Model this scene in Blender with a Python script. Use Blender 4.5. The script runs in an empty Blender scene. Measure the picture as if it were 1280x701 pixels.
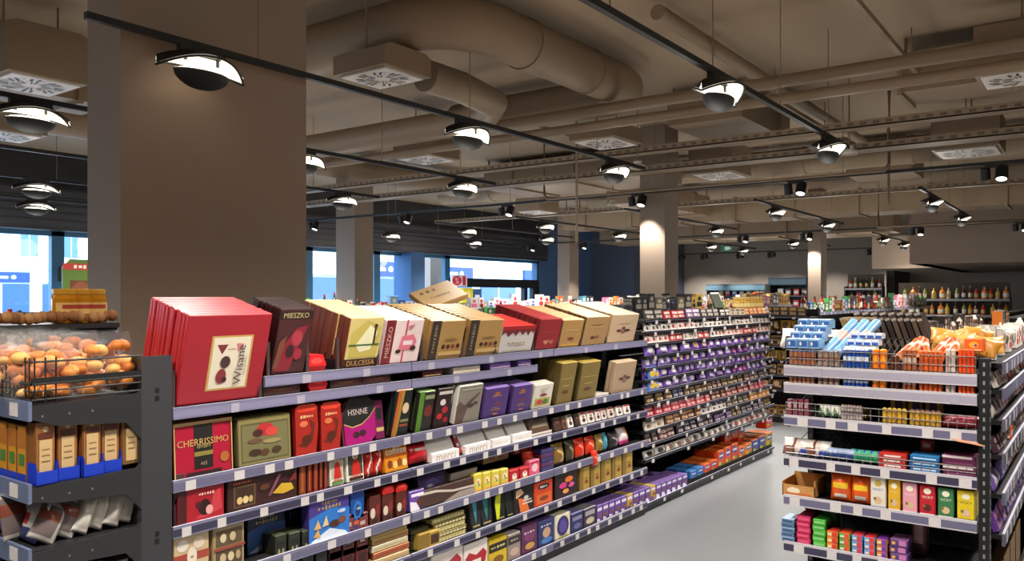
import bpy, bmesh, math, random
from mathutils import Vector, Matrix
scene = bpy.context.scene
COL = scene.collection
PI = math.pi

# ------------------------------------------------------------------ camera, world, exposure
EYE = 1.73
HEAD = math.atan2(745, 1014)            # heading of the lens off the aisle direction (+X)
cam_d = bpy.data.cameras.new('camera'); cam = bpy.data.objects.new('camera', cam_d); COL.objects.link(cam)
cam.location = (0, 0, EYE)
cam.rotation_euler = (PI/2, 0, HEAD - PI/2)
cam_d.sensor_width = 36.0; cam_d.lens = 1014/1280*36.0
cam_d.shift_y = (370-350.5)/1280
cam_d.clip_end = 200
scene.camera = cam
scene.view_settings.view_transform = 'Standard'
scene.view_settings.look = 'None'
scene.view_settings.gamma = 1.0
scene.view_settings.use_curve_mapping = False
scene.view_settings.exposure = 1.45
world = bpy.data.worlds.new('daylight'); scene.world = world; world.use_nodes = True
wn = world.node_tree.nodes; wn['Background'].inputs[0].default_value = (0.55, 0.76, 1.0, 1)
wn['Background'].inputs[1].default_value = 3.4
SPOT_W = 75.0
FILL_W = 3.6
CYL_W = 120.0
WARM = (1.0, 0.94, 0.85)

# survey helpers: a sight line from the eye meets a real plane of the shop
cH, sH = math.cos(HEAD), math.sin(HEAD)
def ray(px, py):
    r = (px-640)/1014; u = (370-py)/1014
    return cH+r*sH, sH-r*cH, u
def XA(px, Y=2.96): d = ray(px, 400); return Y*d[0]/d[1]
def YA(px, X=4.10): d = ray(px, 400); return X*d[1]/d[0]
def ZA(px, py, Y=2.96): d = ray(px, py); return EYE+Y/d[1]*d[2]
def ZX(px, py, X=4.10): d = ray(px, py); return EYE+X/d[0]*d[2]

# ------------------------------------------------------------------ materials
MATS = {}
def lin(c):
    return tuple((x/12.92 if x <= .04045 else ((x+.055)/1.055)**2.4) for x in c)
def hexc(h): return lin(tuple(int(h[i:i+2], 16)/255 for i in (0, 2, 4)))
def M(h, rough=.45, metal=0.0, var=.06, scale=30.0, emit=0, alpha=None, trans=0, bump=0):
    k = (h, rough, metal, var, scale, emit, alpha, trans, bump)
    if k in MATS: return MATS[k]
    m = bpy.data.materials.new('surface_'+h); m.use_nodes = True
    nt = m.node_tree; b = nt.nodes['Principled BSDF']
    c = hexc(h)
    b.inputs['Roughness'].default_value = rough; b.inputs['Metallic'].default_value = metal
    tc = nt.nodes.new('ShaderNodeTexCoord'); nz = nt.nodes.new('ShaderNodeTexNoise')
    nz.inputs['Scale'].default_value = scale; nz.inputs['Detail'].default_value = 3
    nt.links.new(tc.outputs['Object'], nz.inputs['Vector'])
    mx = nt.nodes.new('ShaderNodeMixRGB')
    mx.inputs[1].default_value = (*[x*(1-var) for x in c], 1); mx.inputs[2].default_value = (*[min(1, x*(1+var)) for x in c], 1)
    nt.links.new(nz.outputs['Fac'], mx.inputs[0]); nt.links.new(mx.outputs[0], b.inputs['Base Color'])
    if bump:
        bp = nt.nodes.new('ShaderNodeBump'); bp.inputs['Strength'].default_value = bump; bp.inputs['Distance'].default_value = .01
        nt.links.new(nz.outputs['Fac'], bp.inputs['Height']); nt.links.new(bp.outputs[0], b.inputs['Normal'])
    if emit:
        b.inputs['Emission Color'].default_value = (*c, 1); b.inputs['Emission Strength'].default_value = emit
    if alpha is not None: b.inputs['Alpha'].default_value = alpha
    if trans:
        b.inputs['Transmission Weight'].default_value = trans; b.inputs['IOR'].default_value = 1.35
    MATS[k] = m; return m

# ------------------------------------------------------------------ geometry collector
TXT = {}
REAL = {'Wisane','MIESZKO','CHERRISSIMO','toffifee','merci','VICKY','HSNNE','HAAS','%','DULCESSA'}
def text_mesh(s):
    if s not in TXT:
        cu = bpy.data.curves.new('lettering', 'FONT'); cu.body = s; cu.size = 1; cu.resolution_u = 2
        o = bpy.data.objects.new('lettering', cu)
        me = bpy.data.meshes.new_from_object(o)
        vs = [tuple(v.co) for v in me.vertices]; fs = [tuple(p.vertices) for p in me.polygons]
        bpy.data.objects.remove(o); bpy.data.curves.remove(cu); bpy.data.meshes.remove(me)
        xs = [v[0] for v in vs]; ys = [v[1] for v in vs]
        TXT[s] = (vs, fs, min(xs), max(xs), min(ys), max(ys))
    return TXT[s]

class G:
    def __init__(s): s.v = []; s.f = []; s.m = []; s.ms = []; s.sm = []
    def mi(s, m):
        if isinstance(m, str): m = M(m)
        if m not in s.ms: s.ms.append(m)
        return s.ms.index(m)
    def add(s, vs, fs, m, smooth=False, T=None):
        o = len(s.v); i = s.mi(m)
        if T is not None: vs = [tuple(T @ Vector(v)) for v in vs]
        s.v += [tuple(v) for v in vs]
        for f in fs: s.f.append(tuple(o+k for k in f)); s.m.append(i); s.sm.append(smooth)
        return s
    def box(s, x0, x1, y0, y1, z0, z1, m, T=None, top=None, front=None, side=None):
        vs = [(x0,y0,z0),(x1,y0,z0),(x1,y1,z0),(x0,y1,z0),(x0,y0,z1),(x1,y0,z1),(x1,y1,z1),(x0,y1,z1)]
        F = dict(bottom=(0,3,2,1), top=(4,5,6,7), front=(0,1,5,4), back=(2,3,7,6), left=(3,0,4,7), right=(1,2,6,5))
        o = len(s.v)
        if T is not None: vs = [tuple(T @ Vector(v)) for v in vs]
        s.v += vs
        for k, f in F.items():
            mm = m
            if k == 'top' and top: mm = top
            if k == 'front' and front: mm = front
            if k in ('left', 'right') and side: mm = side
            s.f.append(tuple(o+q for q in f)); s.m.append(s.mi(mm)); s.sm.append(False)
        return s
    def prism(s, pts, y0, y1, m, T=None, capm=None):     # outline in xz, extruded along y
        n = len(pts); vs = [(p[0], y0, p[1]) for p in pts]+[(p[0], y1, p[1]) for p in pts]
        s.add(vs, [(i, (i+1) % n, n+(i+1) % n, n+i) for i in range(n)], m, False, T)
        s.add(vs, [tuple(range(n))[::-1], tuple(range(n, 2*n))], capm or m, False, T)
        return s
    def tube(s, a, b, r, m, n=10, r2=None, cap=True):
        a = Vector(a); b = Vector(b); d = (b-a).normalized()
        u = d.cross(Vector((0,0,1)) if abs(d.z) < .9 else Vector((1,0,0))).normalized(); w = d.cross(u)
        r2 = r if r2 is None else r2
        vs = [a+(u*math.cos(2*PI*i/n)+w*math.sin(2*PI*i/n))*r for i in range(n)]+[b+(u*math.cos(2*PI*i/n)+w*math.sin(2*PI*i/n))*r2 for i in range(n)]
        s.add(vs, [(i, (i+1) % n, n+(i+1) % n, n+i) for i in range(n)], m, n > 6)
        if cap: s.add(vs, [tuple(range(n))[::-1], tuple(range(n, 2*n))], m)
        return s
    def pipe(s, pts, r, m, n=12):                      # swept tube with mitred joints
        P = [Vector(p) for p in pts]; rings = []
        for i, p in enumerate(P):
            d1 = (p-P[i-1]).normalized() if i else (P[1]-p).normalized()
            d2 = (P[i+1]-p).normalized() if i < len(P)-1 else d1
            d = (d1+d2).normalized(); u = Vector((0,0,1)).cross(d)
            u = u.normalized() if u.length > .01 else Vector((1,0,0)); w = d.cross(u).normalized()
            k = 1/max(.5, d.dot(d1))
            rings.append([p+(u*math.cos(2*PI*j/n)*k+w*math.sin(2*PI*j/n))*r for j in range(n)])
        vs = [v for R in rings for v in R]
        fs = [(i*n+j, i*n+(j+1) % n, (i+1)*n+(j+1) % n, (i+1)*n+j) for i in range(len(P)-1) for j in range(n)]
        s.add(vs, fs, m, True); s.add(rings[0], [tuple(range(n))[::-1]], m); s.add(rings[-1], [tuple(range(n))], m)
        return s
    def lathe(s, prof, m, n=16, T=None, mats=None):       # prof: [(r,z)...]
        vs = [(r*math.cos(2*PI*i/n), r*math.sin(2*PI*i/n), z) for r, z in prof for i in range(n)]
        for k in range(len(prof)-1):
            mm = mats[k] if mats else m
            s.add(vs[k*n:(k+2)*n], [(i, (i+1) % n, n+(i+1) % n, n+i) for i in range(n)], mm, True, T)
        if prof[-1][0] > .0005: s.add(vs[-n:], [tuple(range(n))], mats[-1] if mats else m, False, T)
        return s
    def ball(s, c, r, m, n=10, k=6, sc=(1,1,1), T=None):
        prof = [(max(1e-4, math.sin(PI*i/k)), -math.cos(PI*i/k)) for i in range(k+1)]
        vs = [(c[0]+r*sc[0]*p[0]*math.cos(2*PI*i/n), c[1]+r*sc[1]*p[0]*math.sin(2*PI*i/n), c[2]+r*sc[2]*p[1]) for p in prof for i in range(n)]
        s.add(vs, [(a*n+i, a*n+(i+1) % n, (a+1)*n+(i+1) % n, (a+1)*n+i) for a in range(k) for i in range(n)], m, True, T)
        return s
    def art(s, items, w, h, y=0.0, T=None):               # printed design on the front face, x -w/2..w/2, z 0..h
        X = lambda u: (u-.5)*w
        for n, it in enumerate(items):
            yy = y-.0006*(n+1); k = it[0]
            if k == 'r':
                _, a, b, c, d, m = it
                s.add([(X(a),yy,b*h),(X(c),yy,b*h),(X(c),yy,d*h),(X(a),yy,d*h)], [(0,1,2,3)], m, False, T)
            elif k == 'e':
                _, cu, cv, ru, rv, m = it
                s.add([(X(cu)+ru*w*math.cos(2*PI*i/14), yy, (cv+rv*math.sin(2*PI*i/14))*h) for i in range(14)], [tuple(range(14))], m, False, T)
            elif k == 'p':
                s.add([(X(a), yy, b*h) for a, b in it[1]], [tuple(range(len(it[1])))], it[2], False, T)
            elif k == 't':
                _, t, cu, cv, wf, m = it[:6]; rot = it[6] if len(it) > 6 else 0
                if t not in REAL:                     # print too blurred to read in the photo: strokes only
                    r = random.Random(len(t)*7+int(wf*100)); q = max(3, len(t)); hh = .028 if not rot else .03
                    for c_ in range(q):
                        a0 = -wf/2+wf*c_/q; a1 = a0+wf/q*(.45+.35*r.random()); b1 = hh*(.6+.9*r.random())
                        P = [(a0,-b1),(a1,-b1),(a1+wf*.02,b1),(a0+wf*.02,b1)]
                        if rot: P = [(-b, a) for a, b in P]
                        s.add([(X(cu+a), yy, (cv+b)*h) for a, b in P], [(0,1,2,3)], m, False, T)
                    continue
                vs, fs, x0, x1, z0, z1 = text_mesh(t)
                if rot: sc = wf*h/(x1-x0)
                else: sc = wf*w/(x1-x0)
                out = []
                for a, b, _c in vs:
                    a = (a-(x0+x1)/2)*sc; b = (b-(z0+z1)/2)*sc
                    if rot: a, b = -b, a
                    out.append((X(cu)+a, yy, cv*h+b))
                s.add(out, fs, m, False, T)
        return s
    def mesh(s, name):
        me = bpy.data.meshes.new(name); me.from_pydata(s.v, [], s.f)
        for m in s.ms: me.materials.append(m)
        me.polygons.foreach_set('material_index', s.m); me.polygons.foreach_set('use_smooth', s.sm)
        me.update(); return me
    def build(s, name, parent=None, link=True, loc=None):
        o = bpy.data.objects.new(name, s.mesh(name))
        if link: COL.objects.link(o)
        if parent: o.parent = parent
        if loc: o.location = loc
        return o

def empty(name, loc=(0,0,0), rz=0, link=True):
    o = bpy.data.objects.new(name, None); o.location = loc; o.rotation_euler = (0,0,rz); o.empty_display_size = .1
    if link: COL.objects.link(o)
    return o
def tag(o, label, cat, group=None, kind=None):
    if len(label.split()) > 16: print('LONGLABEL', len(label.split()), label)
    o['label'] = label; o['category'] = cat
    if group: o['group'] = group
    if kind: o['kind'] = kind
    return o
def struct(g, name):
    o = g.build(name); o['kind'] = 'structure'; return o
KIDS = {}
def child(o, par):
    o.parent = par; KIDS.setdefault(par.name, []).append(o); return o
def copy_tree(o, parent=None):
    c = o.copy(); COL.objects.link(c)
    if parent: c.parent = parent
    for ch in KIDS.get(o.name, []): copy_tree(ch, c)
    return c
ORD = 'first second third fourth fifth sixth seventh eighth ninth tenth eleventh twelfth thirteenth fourteenth fifteenth sixteenth seventeenth eighteenth nineteenth twentieth twenty-first twenty-second twenty-third twenty-fourth twenty-fifth twenty-sixth twenty-seventh twenty-eighth twenty-ninth thirtieth thirty-first thirty-second'.split()
def ordi(i, n, a='left'):
    b = {'left': 'right', 'front': 'back', 'near': 'far', 'top': 'bottom'}[a]
    if n == 1: return 'the only one'
    if n == 2 and a == 'front': return 'front one' if i == 0 else 'rear one'
    if n == 2: return (a if i == 0 else b)+' one of the pair'
    if a == 'front':
        return 'frontmost' if i == 0 else 'rearmost' if i == n-1 else ORD[i]+' from front'
    if i == 0: return a+'most'
    if i == n-1: return b+'most'
    return ORD[i]+' from the '+a
def put(proto, loc, label, cat, rz=0, lean=0, group=None, d=.03, sc=None, roll=0):
    o = copy_tree(proto)
    o.location = (loc[0], loc[1], loc[2]+max(0, d*math.sin(lean))); o.rotation_euler = (-lean, roll, rz)
    if sc: o.scale = sc
    return tag(o, label, cat, group)

# ------------------------------------------------------------------ room shell
PAINT = M('9a8b7c', .8, var=.05, scale=1.2)
SLAB = M('a38f76', .9, var=.08, scale=.8, bump=.15)
COLM = M('8e7c6c', .75, var=.03, scale=1.0)
WALLP = M('8f857c', .8, var=.05, scale=.6)
BLUEW = M('45608a', .7, var=.06, scale=.7)
BLACK = M('0e0e0e', .55, var=.1)
DARK = M('26262a', .5, var=.1)
DUCT = M('8a765e', .6, .15, var=.07, scale=2.5)
TEAL = M('1d5777', .5)
WX, WY = 27.0, 13.8          # far wall, window wall
CEIL = 4.05
g = G(); g.box(-4, WX+.2, -4, WY+.3, -.1, 0, M('989ca1', .35, var=.05, scale=.8)); struct(g, 'floor')
g = G(); g.box(-4, WX+.2, -4, WY+.3, CEIL, CEIL+.15, SLAB); struct(g, 'ceiling')
g = G(); g.box(WX, WX+.2, -4, WY, 0, CEIL, WALLP); struct(g, 'wall_far')
g = G(); g.box(-4.2, -4, -4, WY, 0, CEIL, WALLP); struct(g, 'wall_near')
g = G(); g.box(-4, WX, -4.2, -4, 0, CEIL, WALLP); struct(g, 'wall_right')
# window wall: sill, dark shutter fascia above, blue stretch to the right of the entrance
xe = 20.2
g = G()
g.box(-4, xe, WY, WY+.3, 0, .55, BLUEW); g.box(-4, xe, WY, WY+.3, 2.78, CEIL, DARK)
g.box(xe, WX, WY, WY+.3, 0, CEIL, BLUEW)
g.box(-4, xe, WY-.28, WY, 2.78, 3.45, DARK)
for k in range(5): g.box(-4, xe, WY-.3, WY-.28, 2.84+k*.12, 2.93+k*.12, M('303036', .5))
struct(g, 'wall_left')
g = G(); g.box(23.2, WX, WY-1.6, WY, 0, CEIL, M('4d5566', .8)); struct(g, 'wall_corner')
GLASS = bpy.data.materials.new('window_glass'); GLASS.use_nodes = True
nt = GLASS.node_tree; nt.nodes.clear()
out = nt.nodes.new('ShaderNodeOutputMaterial'); mx = nt.nodes.new('ShaderNodeMixShader'); tr = nt.nodes.new('ShaderNodeBsdfTransparent'); gl = nt.nodes.new('ShaderNodeBsdfGlossy')
gl.inputs['Roughness'].default_value = .03; mx.inputs[0].default_value = .06; tr.inputs[0].default_value = (.9,.95,1,1)
nt.links.new(tr.outputs[0], mx.inputs[1]); nt.links.new(gl.outputs[0], mx.inputs[2]); nt.links.new(mx.outputs[0], out.inputs[0])
# window bays between mullions (x positions on the wall)
wx = [-1.0, 1.6, 4.3, XA(74, WY), XA(132, WY), XA(388, WY), XA(473, WY), XA(520, WY), XA(561, WY), xe]
for i in range(len(wx)-1):
    a, b = wx[i], wx[i+1]; nm = 'window_%d' % (i+1)
    fr = empty(nm, ((a+b)/2, WY+.1, .55)); fr['kind'] = 'structure'
    w = (b-a)/2; f = G()
    f.box(-w, -w+.1, -.06, .06, 0, 2.23, TEAL); f.box(w-.1, w, -.06, .06, 0, 2.23, TEAL)
    f.box(-w, w, -.06, .06, 0, .07, TEAL); f.box(-w, w, -.06, .06, 2.16, 2.23, TEAL)
    if i in (3, 8): f.box(-w, w, -.07, .07, 1.42, 1.66, BLACK)
    if i == 8: f.box(w-.75, w-.6, -.07, .07, 0, 1.42, BLACK); f.box(w-.3, w, -.07, .07, 0, 1.42, BLACK)
    f.build('window_frame', fr)
    G().add([(-w,0,0),(w,0,0),(w,0,2.2),(-w,0,2.2)], [(0,1,2,3)], GLASS).build('pane', fr)
# wide blue pier between the windows
g = G(); g.box(XA(514, WY-.3), XA(531, WY-.3), WY-.3, WY+.28, 0, 2.8, M('2d5480', .7)); struct(g, 'trim_1')

# bulkhead above the drinks corner (right) and its recess
g = G()
g.box(19.0, 19.3, -4, YA(1137, 19.0), 2.42, CEIL, COLM)
g.box(19.3, WX, YA(1137, 19)-.3, YA(1137, 19), 2.42, CEIL, COLM)
g.box(23.0, 23.3, -4, YA(1090, 23.0), 2.45, 3.3, COLM)
g.box(19.3, WX, -4, YA(1137, 19), 2.42, 2.5, M('6a5a4d', .8))
struct(g, 'wall_bulkhead')
g = G(); g.box(24.8, WX, YA(1118, 24.8), YA(1108, 24.8), 0, 2.45, M('3a332e', .8)); struct(g, 'trim_2')

# columns
def column(x0, x1, y0, y1, n, lab):
    g = G(); g.box(x0, x1, y0, y1, 0, CEIL, COLM)
    o = g.build('column'); tag(o, lab, 'column'); o['kind'] = 'structure'; return o
column(2.28, 3.54, 4.30, 4.66, 0, 'wide taupe plastered pier behind the red gift boxes at left')
column(10.0, 10.42, YA(831,10), YA(800,10), 1, 'taupe square column with a brightly lit lower half beside the long aisle')
column(10.0, 10.45, YA(441,10)-.05, YA(420,10), 2, 'taupe square column in front of the shop windows')
column(18.0, 18.45, YA(1026,18), YA(1010,18), 3, 'pale far column behind the right gondola, lit white below')
column(18.0, 18.45, YA(712,18), YA(697,18), 4, 'far narrow column in front of the grey-blue wall')
column(17.2, 17.8, YA(538,17.2), YA(529,17.2), 5, 'far taupe column beside the blue pier between windows')

# ------------------------------------------------------------------ ceiling services
def service(g, name, label, cat, group=None): return tag(g.build(name), label, cat, group)
def elbow(c, r, a0, a1, n=6, z=0):
    return [(c[0]+r*math.cos(a0+(a1-a0)*i/n), c[1]+r*math.sin(a0+(a1-a0)*i/n), z) for i in range(n+1)]
# big round duct with elbow, coming from the pier and turning along the aisle
g = G(); R = .2
pts = [(4.5, 6.2, 3.79)]+[(4.5+.5-.5*math.cos(t), 4.3-.45*math.sin(t), 3.79) for t in [i*PI/2/7 for i in range(8)]]+[(7.0, 3.85, 3.79)]
pts += [(7.0+.35*math.sin(t), 3.85+.35-.35*math.cos(t), 3.79) for t in [i*PI/2/5 for i in range(1, 6)]]+[(7.35, 6.2, 3.79)]
g.pipe(pts, R, DUCT, 20)
for x in (5.4, 6.4): g.tube((x-.015, 3.85, 3.79), (x+.015, 3.85, 3.79), R+.012, DUCT, 20)
service(g, 'round_air_duct', 'fat round ventilation duct with a sharp elbow above the chocolate gondola', 'duct')
g = G(); g.pipe([(4.84, 4.42, 3.50), (5.3, 4.42, 3.5), (5.9, 4.55, 3.5), (6.2, 4.85, 3.5), (6.32, 5.3, 3.5), (6.32, 9.3, 3.5)], .13, DUCT, 16)
service(g, 'round_air_duct', 'bent round duct feeding the first swirl diffuser box from behind', 'duct')
# diffuser boxes with swirl grilles
GRILL = M('cfc6bc', .5)
def diffuser(x0, x1, y0, y1, z, label, ph=.36):
    t = empty('air_diffuser', ((x0+x1)/2, (y0+y1)/2, z))
    w, d = (x1-x0)/2, (y1-y0)/2; k = .04
    pts = [(-w-k, 0), (w+k, 0), (w+k, ph), (w-.02, ph+.03), (-w+.02, ph+.03), (-w-k, ph)]
    G().prism(pts, -d-k, d+k, DUCT).build('plenum_box', t)
    f = G(); f.box(-w, w, -d, d, -.018, -.002, GRILL)
    f.build('grille_plate', t)
    s = G()
    for i in range(24):
        a = 2*PI*i/24; c1, s1 = math.cos(a), math.sin(a)
        for r0, r1 in ((.28, .56), (.62, .9)):
            p = [(r*w*math.cos(a+q), r*d*math.sin(a+q), -.021) for r, q in ((r0, .0), (r1, .10), (r1, .19), (r0, .14))]
            s.add(p, [(0, 3, 2, 1)], BLACK if i % 3 else GRILL)
    s.build('swirl_slots', t)
    h = G()
    for sx in (-1, 1): h.tube((sx*w*.8, 0, ph), (sx*w*.8, 0, CEIL-z), .008, DUCT, 6)
    h.build('hanging_rod', t)
    return tag(t, label, 'air vent')
diffuser(4.19, 4.6, 4.22, 4.69, 3.40, 'square swirl ceiling diffuser on a boxy plenum right of the wide pier', .14)
diffuser(2.65, 3.15, 6.55, 7.08, 3.40, 'square swirl ceiling diffuser at the upper left corner, left of the pier')
diffuser(7.12, 7.6, 6.45, 6.95, 3.40, 'swirl ceiling diffuser above the long track, nearest the window side')
diffuser(7.45, 8.0, 4.16, 4.64, 3.40, 'swirl ceiling diffuser just left of the lit column', .13)
diffuser(10.4, 11.05, 4.05, 4.58, 3.40, 'swirl ceiling diffuser right of the lit column')
diffuser(7.05, 7.5, .25, .78, 3.40, 'swirl ceiling diffuser at the upper right edge')
diffuser(10.4, 11.0, 1.0, 1.6, 3.40, 'swirl ceiling diffuser at right, beyond the smoke detector')
diffuser(3.3, 3.8, 8.7, 9.2, 3.35, 'swirl ceiling diffuser at left, second row toward the windows')
diffuser(13.0, 13.6, 8.9, 9.4, 3.40, 'swirl ceiling diffuser far off over the middle aisles')
# twin pipes crossing the whole shop
g = G(); g.pipe([(6.78, -3, 3.52), (6.78, 13, 3.52)], .055, DUCT)
service(g, 'ceiling_pipe', 'upper of the two parallel pipes crossing under the ceiling', 'pipe')
g = G(); g.pipe([(6.60, -3, 3.33), (6.60, 13, 3.33)], .045, DUCT)
service(g, 'ceiling_pipe', 'lower of the two parallel pipes crossing under the ceiling', 'pipe')
# perforated cable trays
def tray(x, y0, y1, z, label, w=.2):
    t = G(); t.box(x, x+w, y0, y1, z, z+.012, DUCT); t.box(x, x+.012, y0, y1, z, z+.07, DUCT); t.box(x+w-.012, x+w, y0, y1, z, z+.07, DUCT)
    n = int((y1-y0)/.12)
    for i in range(n): t.box(x-.002, x+.001, y0+i*.12+.02, y0+i*.12+.08, z+.02, z+.05, M('5d5144', .7))
    service(t, 'cable_tray', label, 'cable tray')
tray(8.6, -3, 12.5, 3.42, 'perforated cable tray crossing before the lit column')
tray(9.2, -3, 12.5, 3.30, 'second perforated cable tray just beyond the first one', .3)
tray(14.0, -2.5, 12.5, 3.4, 'far cable tray beyond the middle row of lamps')
# rectangular ducts and far round ducts
def rduct(x0, x1, y0, y1, z0, z1, label):
    g = G(); g.box(x0, x1, y0, y1, z0, z1, DUCT)
    if x1-x0 > y1-y0:
        for i in range(1, int((x1-x0)/1.2)+1): g.box(x0+i*1.2-.02, x0+i*1.2+.02, y0-.03, y1+.03, z0-.03, z1+.03, DUCT)
    else:
        for i in range(1, int((y1-y0)/1.2)+1): g.box(x0-.03, x1+.03, y0+i*1.2-.02, y0+i*1.2+.02, z0-.03, z1+.03, DUCT)
    for x in (x0+.1, x1-.1): g.box(x-.015, x+.015, y0+.02, y0+.04, z1, CEIL, DUCT); g.box(x-.015, x+.015, y1-.04, y1-.02, z1, CEIL, DUCT)
    service(g, 'rectangular_air_duct', label, 'duct')
rduct(8.3, 9.9, 3.1, 3.95, 3.62, 3.9, 'flat rectangular duct above the end of the second track')
rduct(12.9, 13.9, 2.3, 3.2, 3.55, 3.9, 'long rectangular duct running down the middle of the ceiling')
rduct(7.9, 8.5, .3, 1.5, 3.55, 3.9, 'boxy duct end at the upper right behind the twin pipes')
rduct(10.9, 12.3, 5.6, 8.6, 3.55, 3.95, 'wide crosswise duct above the middle gondolas')
rduct(13.0, 16.1, 6.7, 7.4, 3.4, 3.8, 'far lengthwise duct between the two middle lamp rows')
rduct(16.2, 17.0, -1.0, 10.4, 3.3, 3.75, 'far crosswise duct in front of the bulkhead')
rduct(1.2, 3.9, 7.5, 8.1, 3.5, 3.95, 'rectangular duct at the upper left beyond the pier')
rduct(19.8, 20.6, 3.9, 11.5, 3.2, 3.7, 'farthest crosswise duct over the coolers')
for x, y0, y1, z, r, lab in ((12.6, -1.5, 11, 3.8, .2, 'round duct crossing beyond the first spotlight track'), (21.8, 4.4, 12, 3.45, .22, 'farthest round duct crossing near the end wall')):
    g = G(); g.pipe([(x, y0, z), (x, y1, z)], r, DUCT, 16)
    for i in range(int((y1-y0)/1.5)): g.tube((x, y0+i*1.5+.7, z), (x, y0+i*1.5+.74, z), r+.012, DUCT, 16)
    service(g, 'round_air_duct', lab, 'duct')
for y, x0, x1, z, r, lab in ((2.75, 5.6, 12, 3.88, .06, 'straight pipe running lengthwise under the slab, right of the fat duct'),
                             (9.75, 2.0, 12, 3.78, .2, 'round lengthwise duct near the window side'),
                             (.9, 13, 16.1, 3.9, .1, 'round lengthwise duct at the far right')):
    g = G(); g.pipe([(x0, y, z), (x1, y, z)], r, DUCT, 14)
    service(g, 'round_air_duct' if r > .1 else 'ceiling_pipe', lab, 'duct' if r > .1 else 'pipe')
g = G(); g.box(-1.2, 2.6, 4.75, 5.5, 3.72, 4.0, DUCT); service(g, 'rectangular_air_duct', 'shallow duct at the very top left corner', 'duct')
# drop pipe loops
def drop(pts, r, label):
    g = G(); g.pipe(pts, r, DUCT, 8); service(g, 'drop_pipe', label, 'pipe')
drop([(9.7, 1.95, 4.0), (9.7, 1.95, 3.2), (9.7, 2.0, 3.12), (9.7, 6.5, 3.12), (9.7, 6.55, 3.2), (9.7, 6.55, 4.0)], .018, 'thin conduit loop hanging beside the first spotlight track')
drop([(8.0, 4.95, 4.05), (8.0, 4.95, 2.35)], .014, 'thin vertical rod with a small camera hanging left of the lit column')
drop([(11.9, 2.4, 4.05), (11.9, 2.4, 2.98)], .02, 'thin vertical drop pipe right of the middle duct')
drop([(16.0, 1.0, 4.0), (16.0, 1.0, 3.0), (16.0, 3.4, 3.0), (16.0, 3.4, 4.0)], .03, 'white conduit loop in front of the bulkhead')
for i, (x, y) in enumerate(((9.0, 2.2), (8.55, 4.45), (11.8, 6.6))):
    g = G(); g.lathe([(.085, 0), (.095, .02), (.085, .045), (.05, .055), (.05, .09), (.004, .1)], M('cfc5b8', .5), 16); g.tube((0,0,.09), (0,0,CEIL-3.22), .008, DUCT, 6)
    o = g.build('smoke_detector', loc=(x, y, 3.22)); tag(o, ('round smoke detector on the cable tray at right', 'round smoke detector beside the lit column', 'round smoke detector over the middle aisles')[i], 'smoke detector')
# ceiling strut channels along the slab
for i, (x0, x1, y) in enumerate(((5.3, 7.9, 1.35), (8.0, 10.2, 2.7), (9.3, 12.0, .6), (7.6, 9.5, 5.35))):
    g = G(); g.box(x0, x1, y, y+.04, 3.7, 3.74, DUCT)
    for x in (x0+.2, x1-.2): g.tube((x, y+.02, 3.74), (x, y+.02, CEIL), .006, DUCT, 6)
    service(g, 'strut_channel', ('metal strut on rods at upper right', 'metal strut on rods right of the flat duct', 'metal strut on rods by the second lamp track', 'metal strut on rods behind the fat round duct')[i], 'strut')

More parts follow.
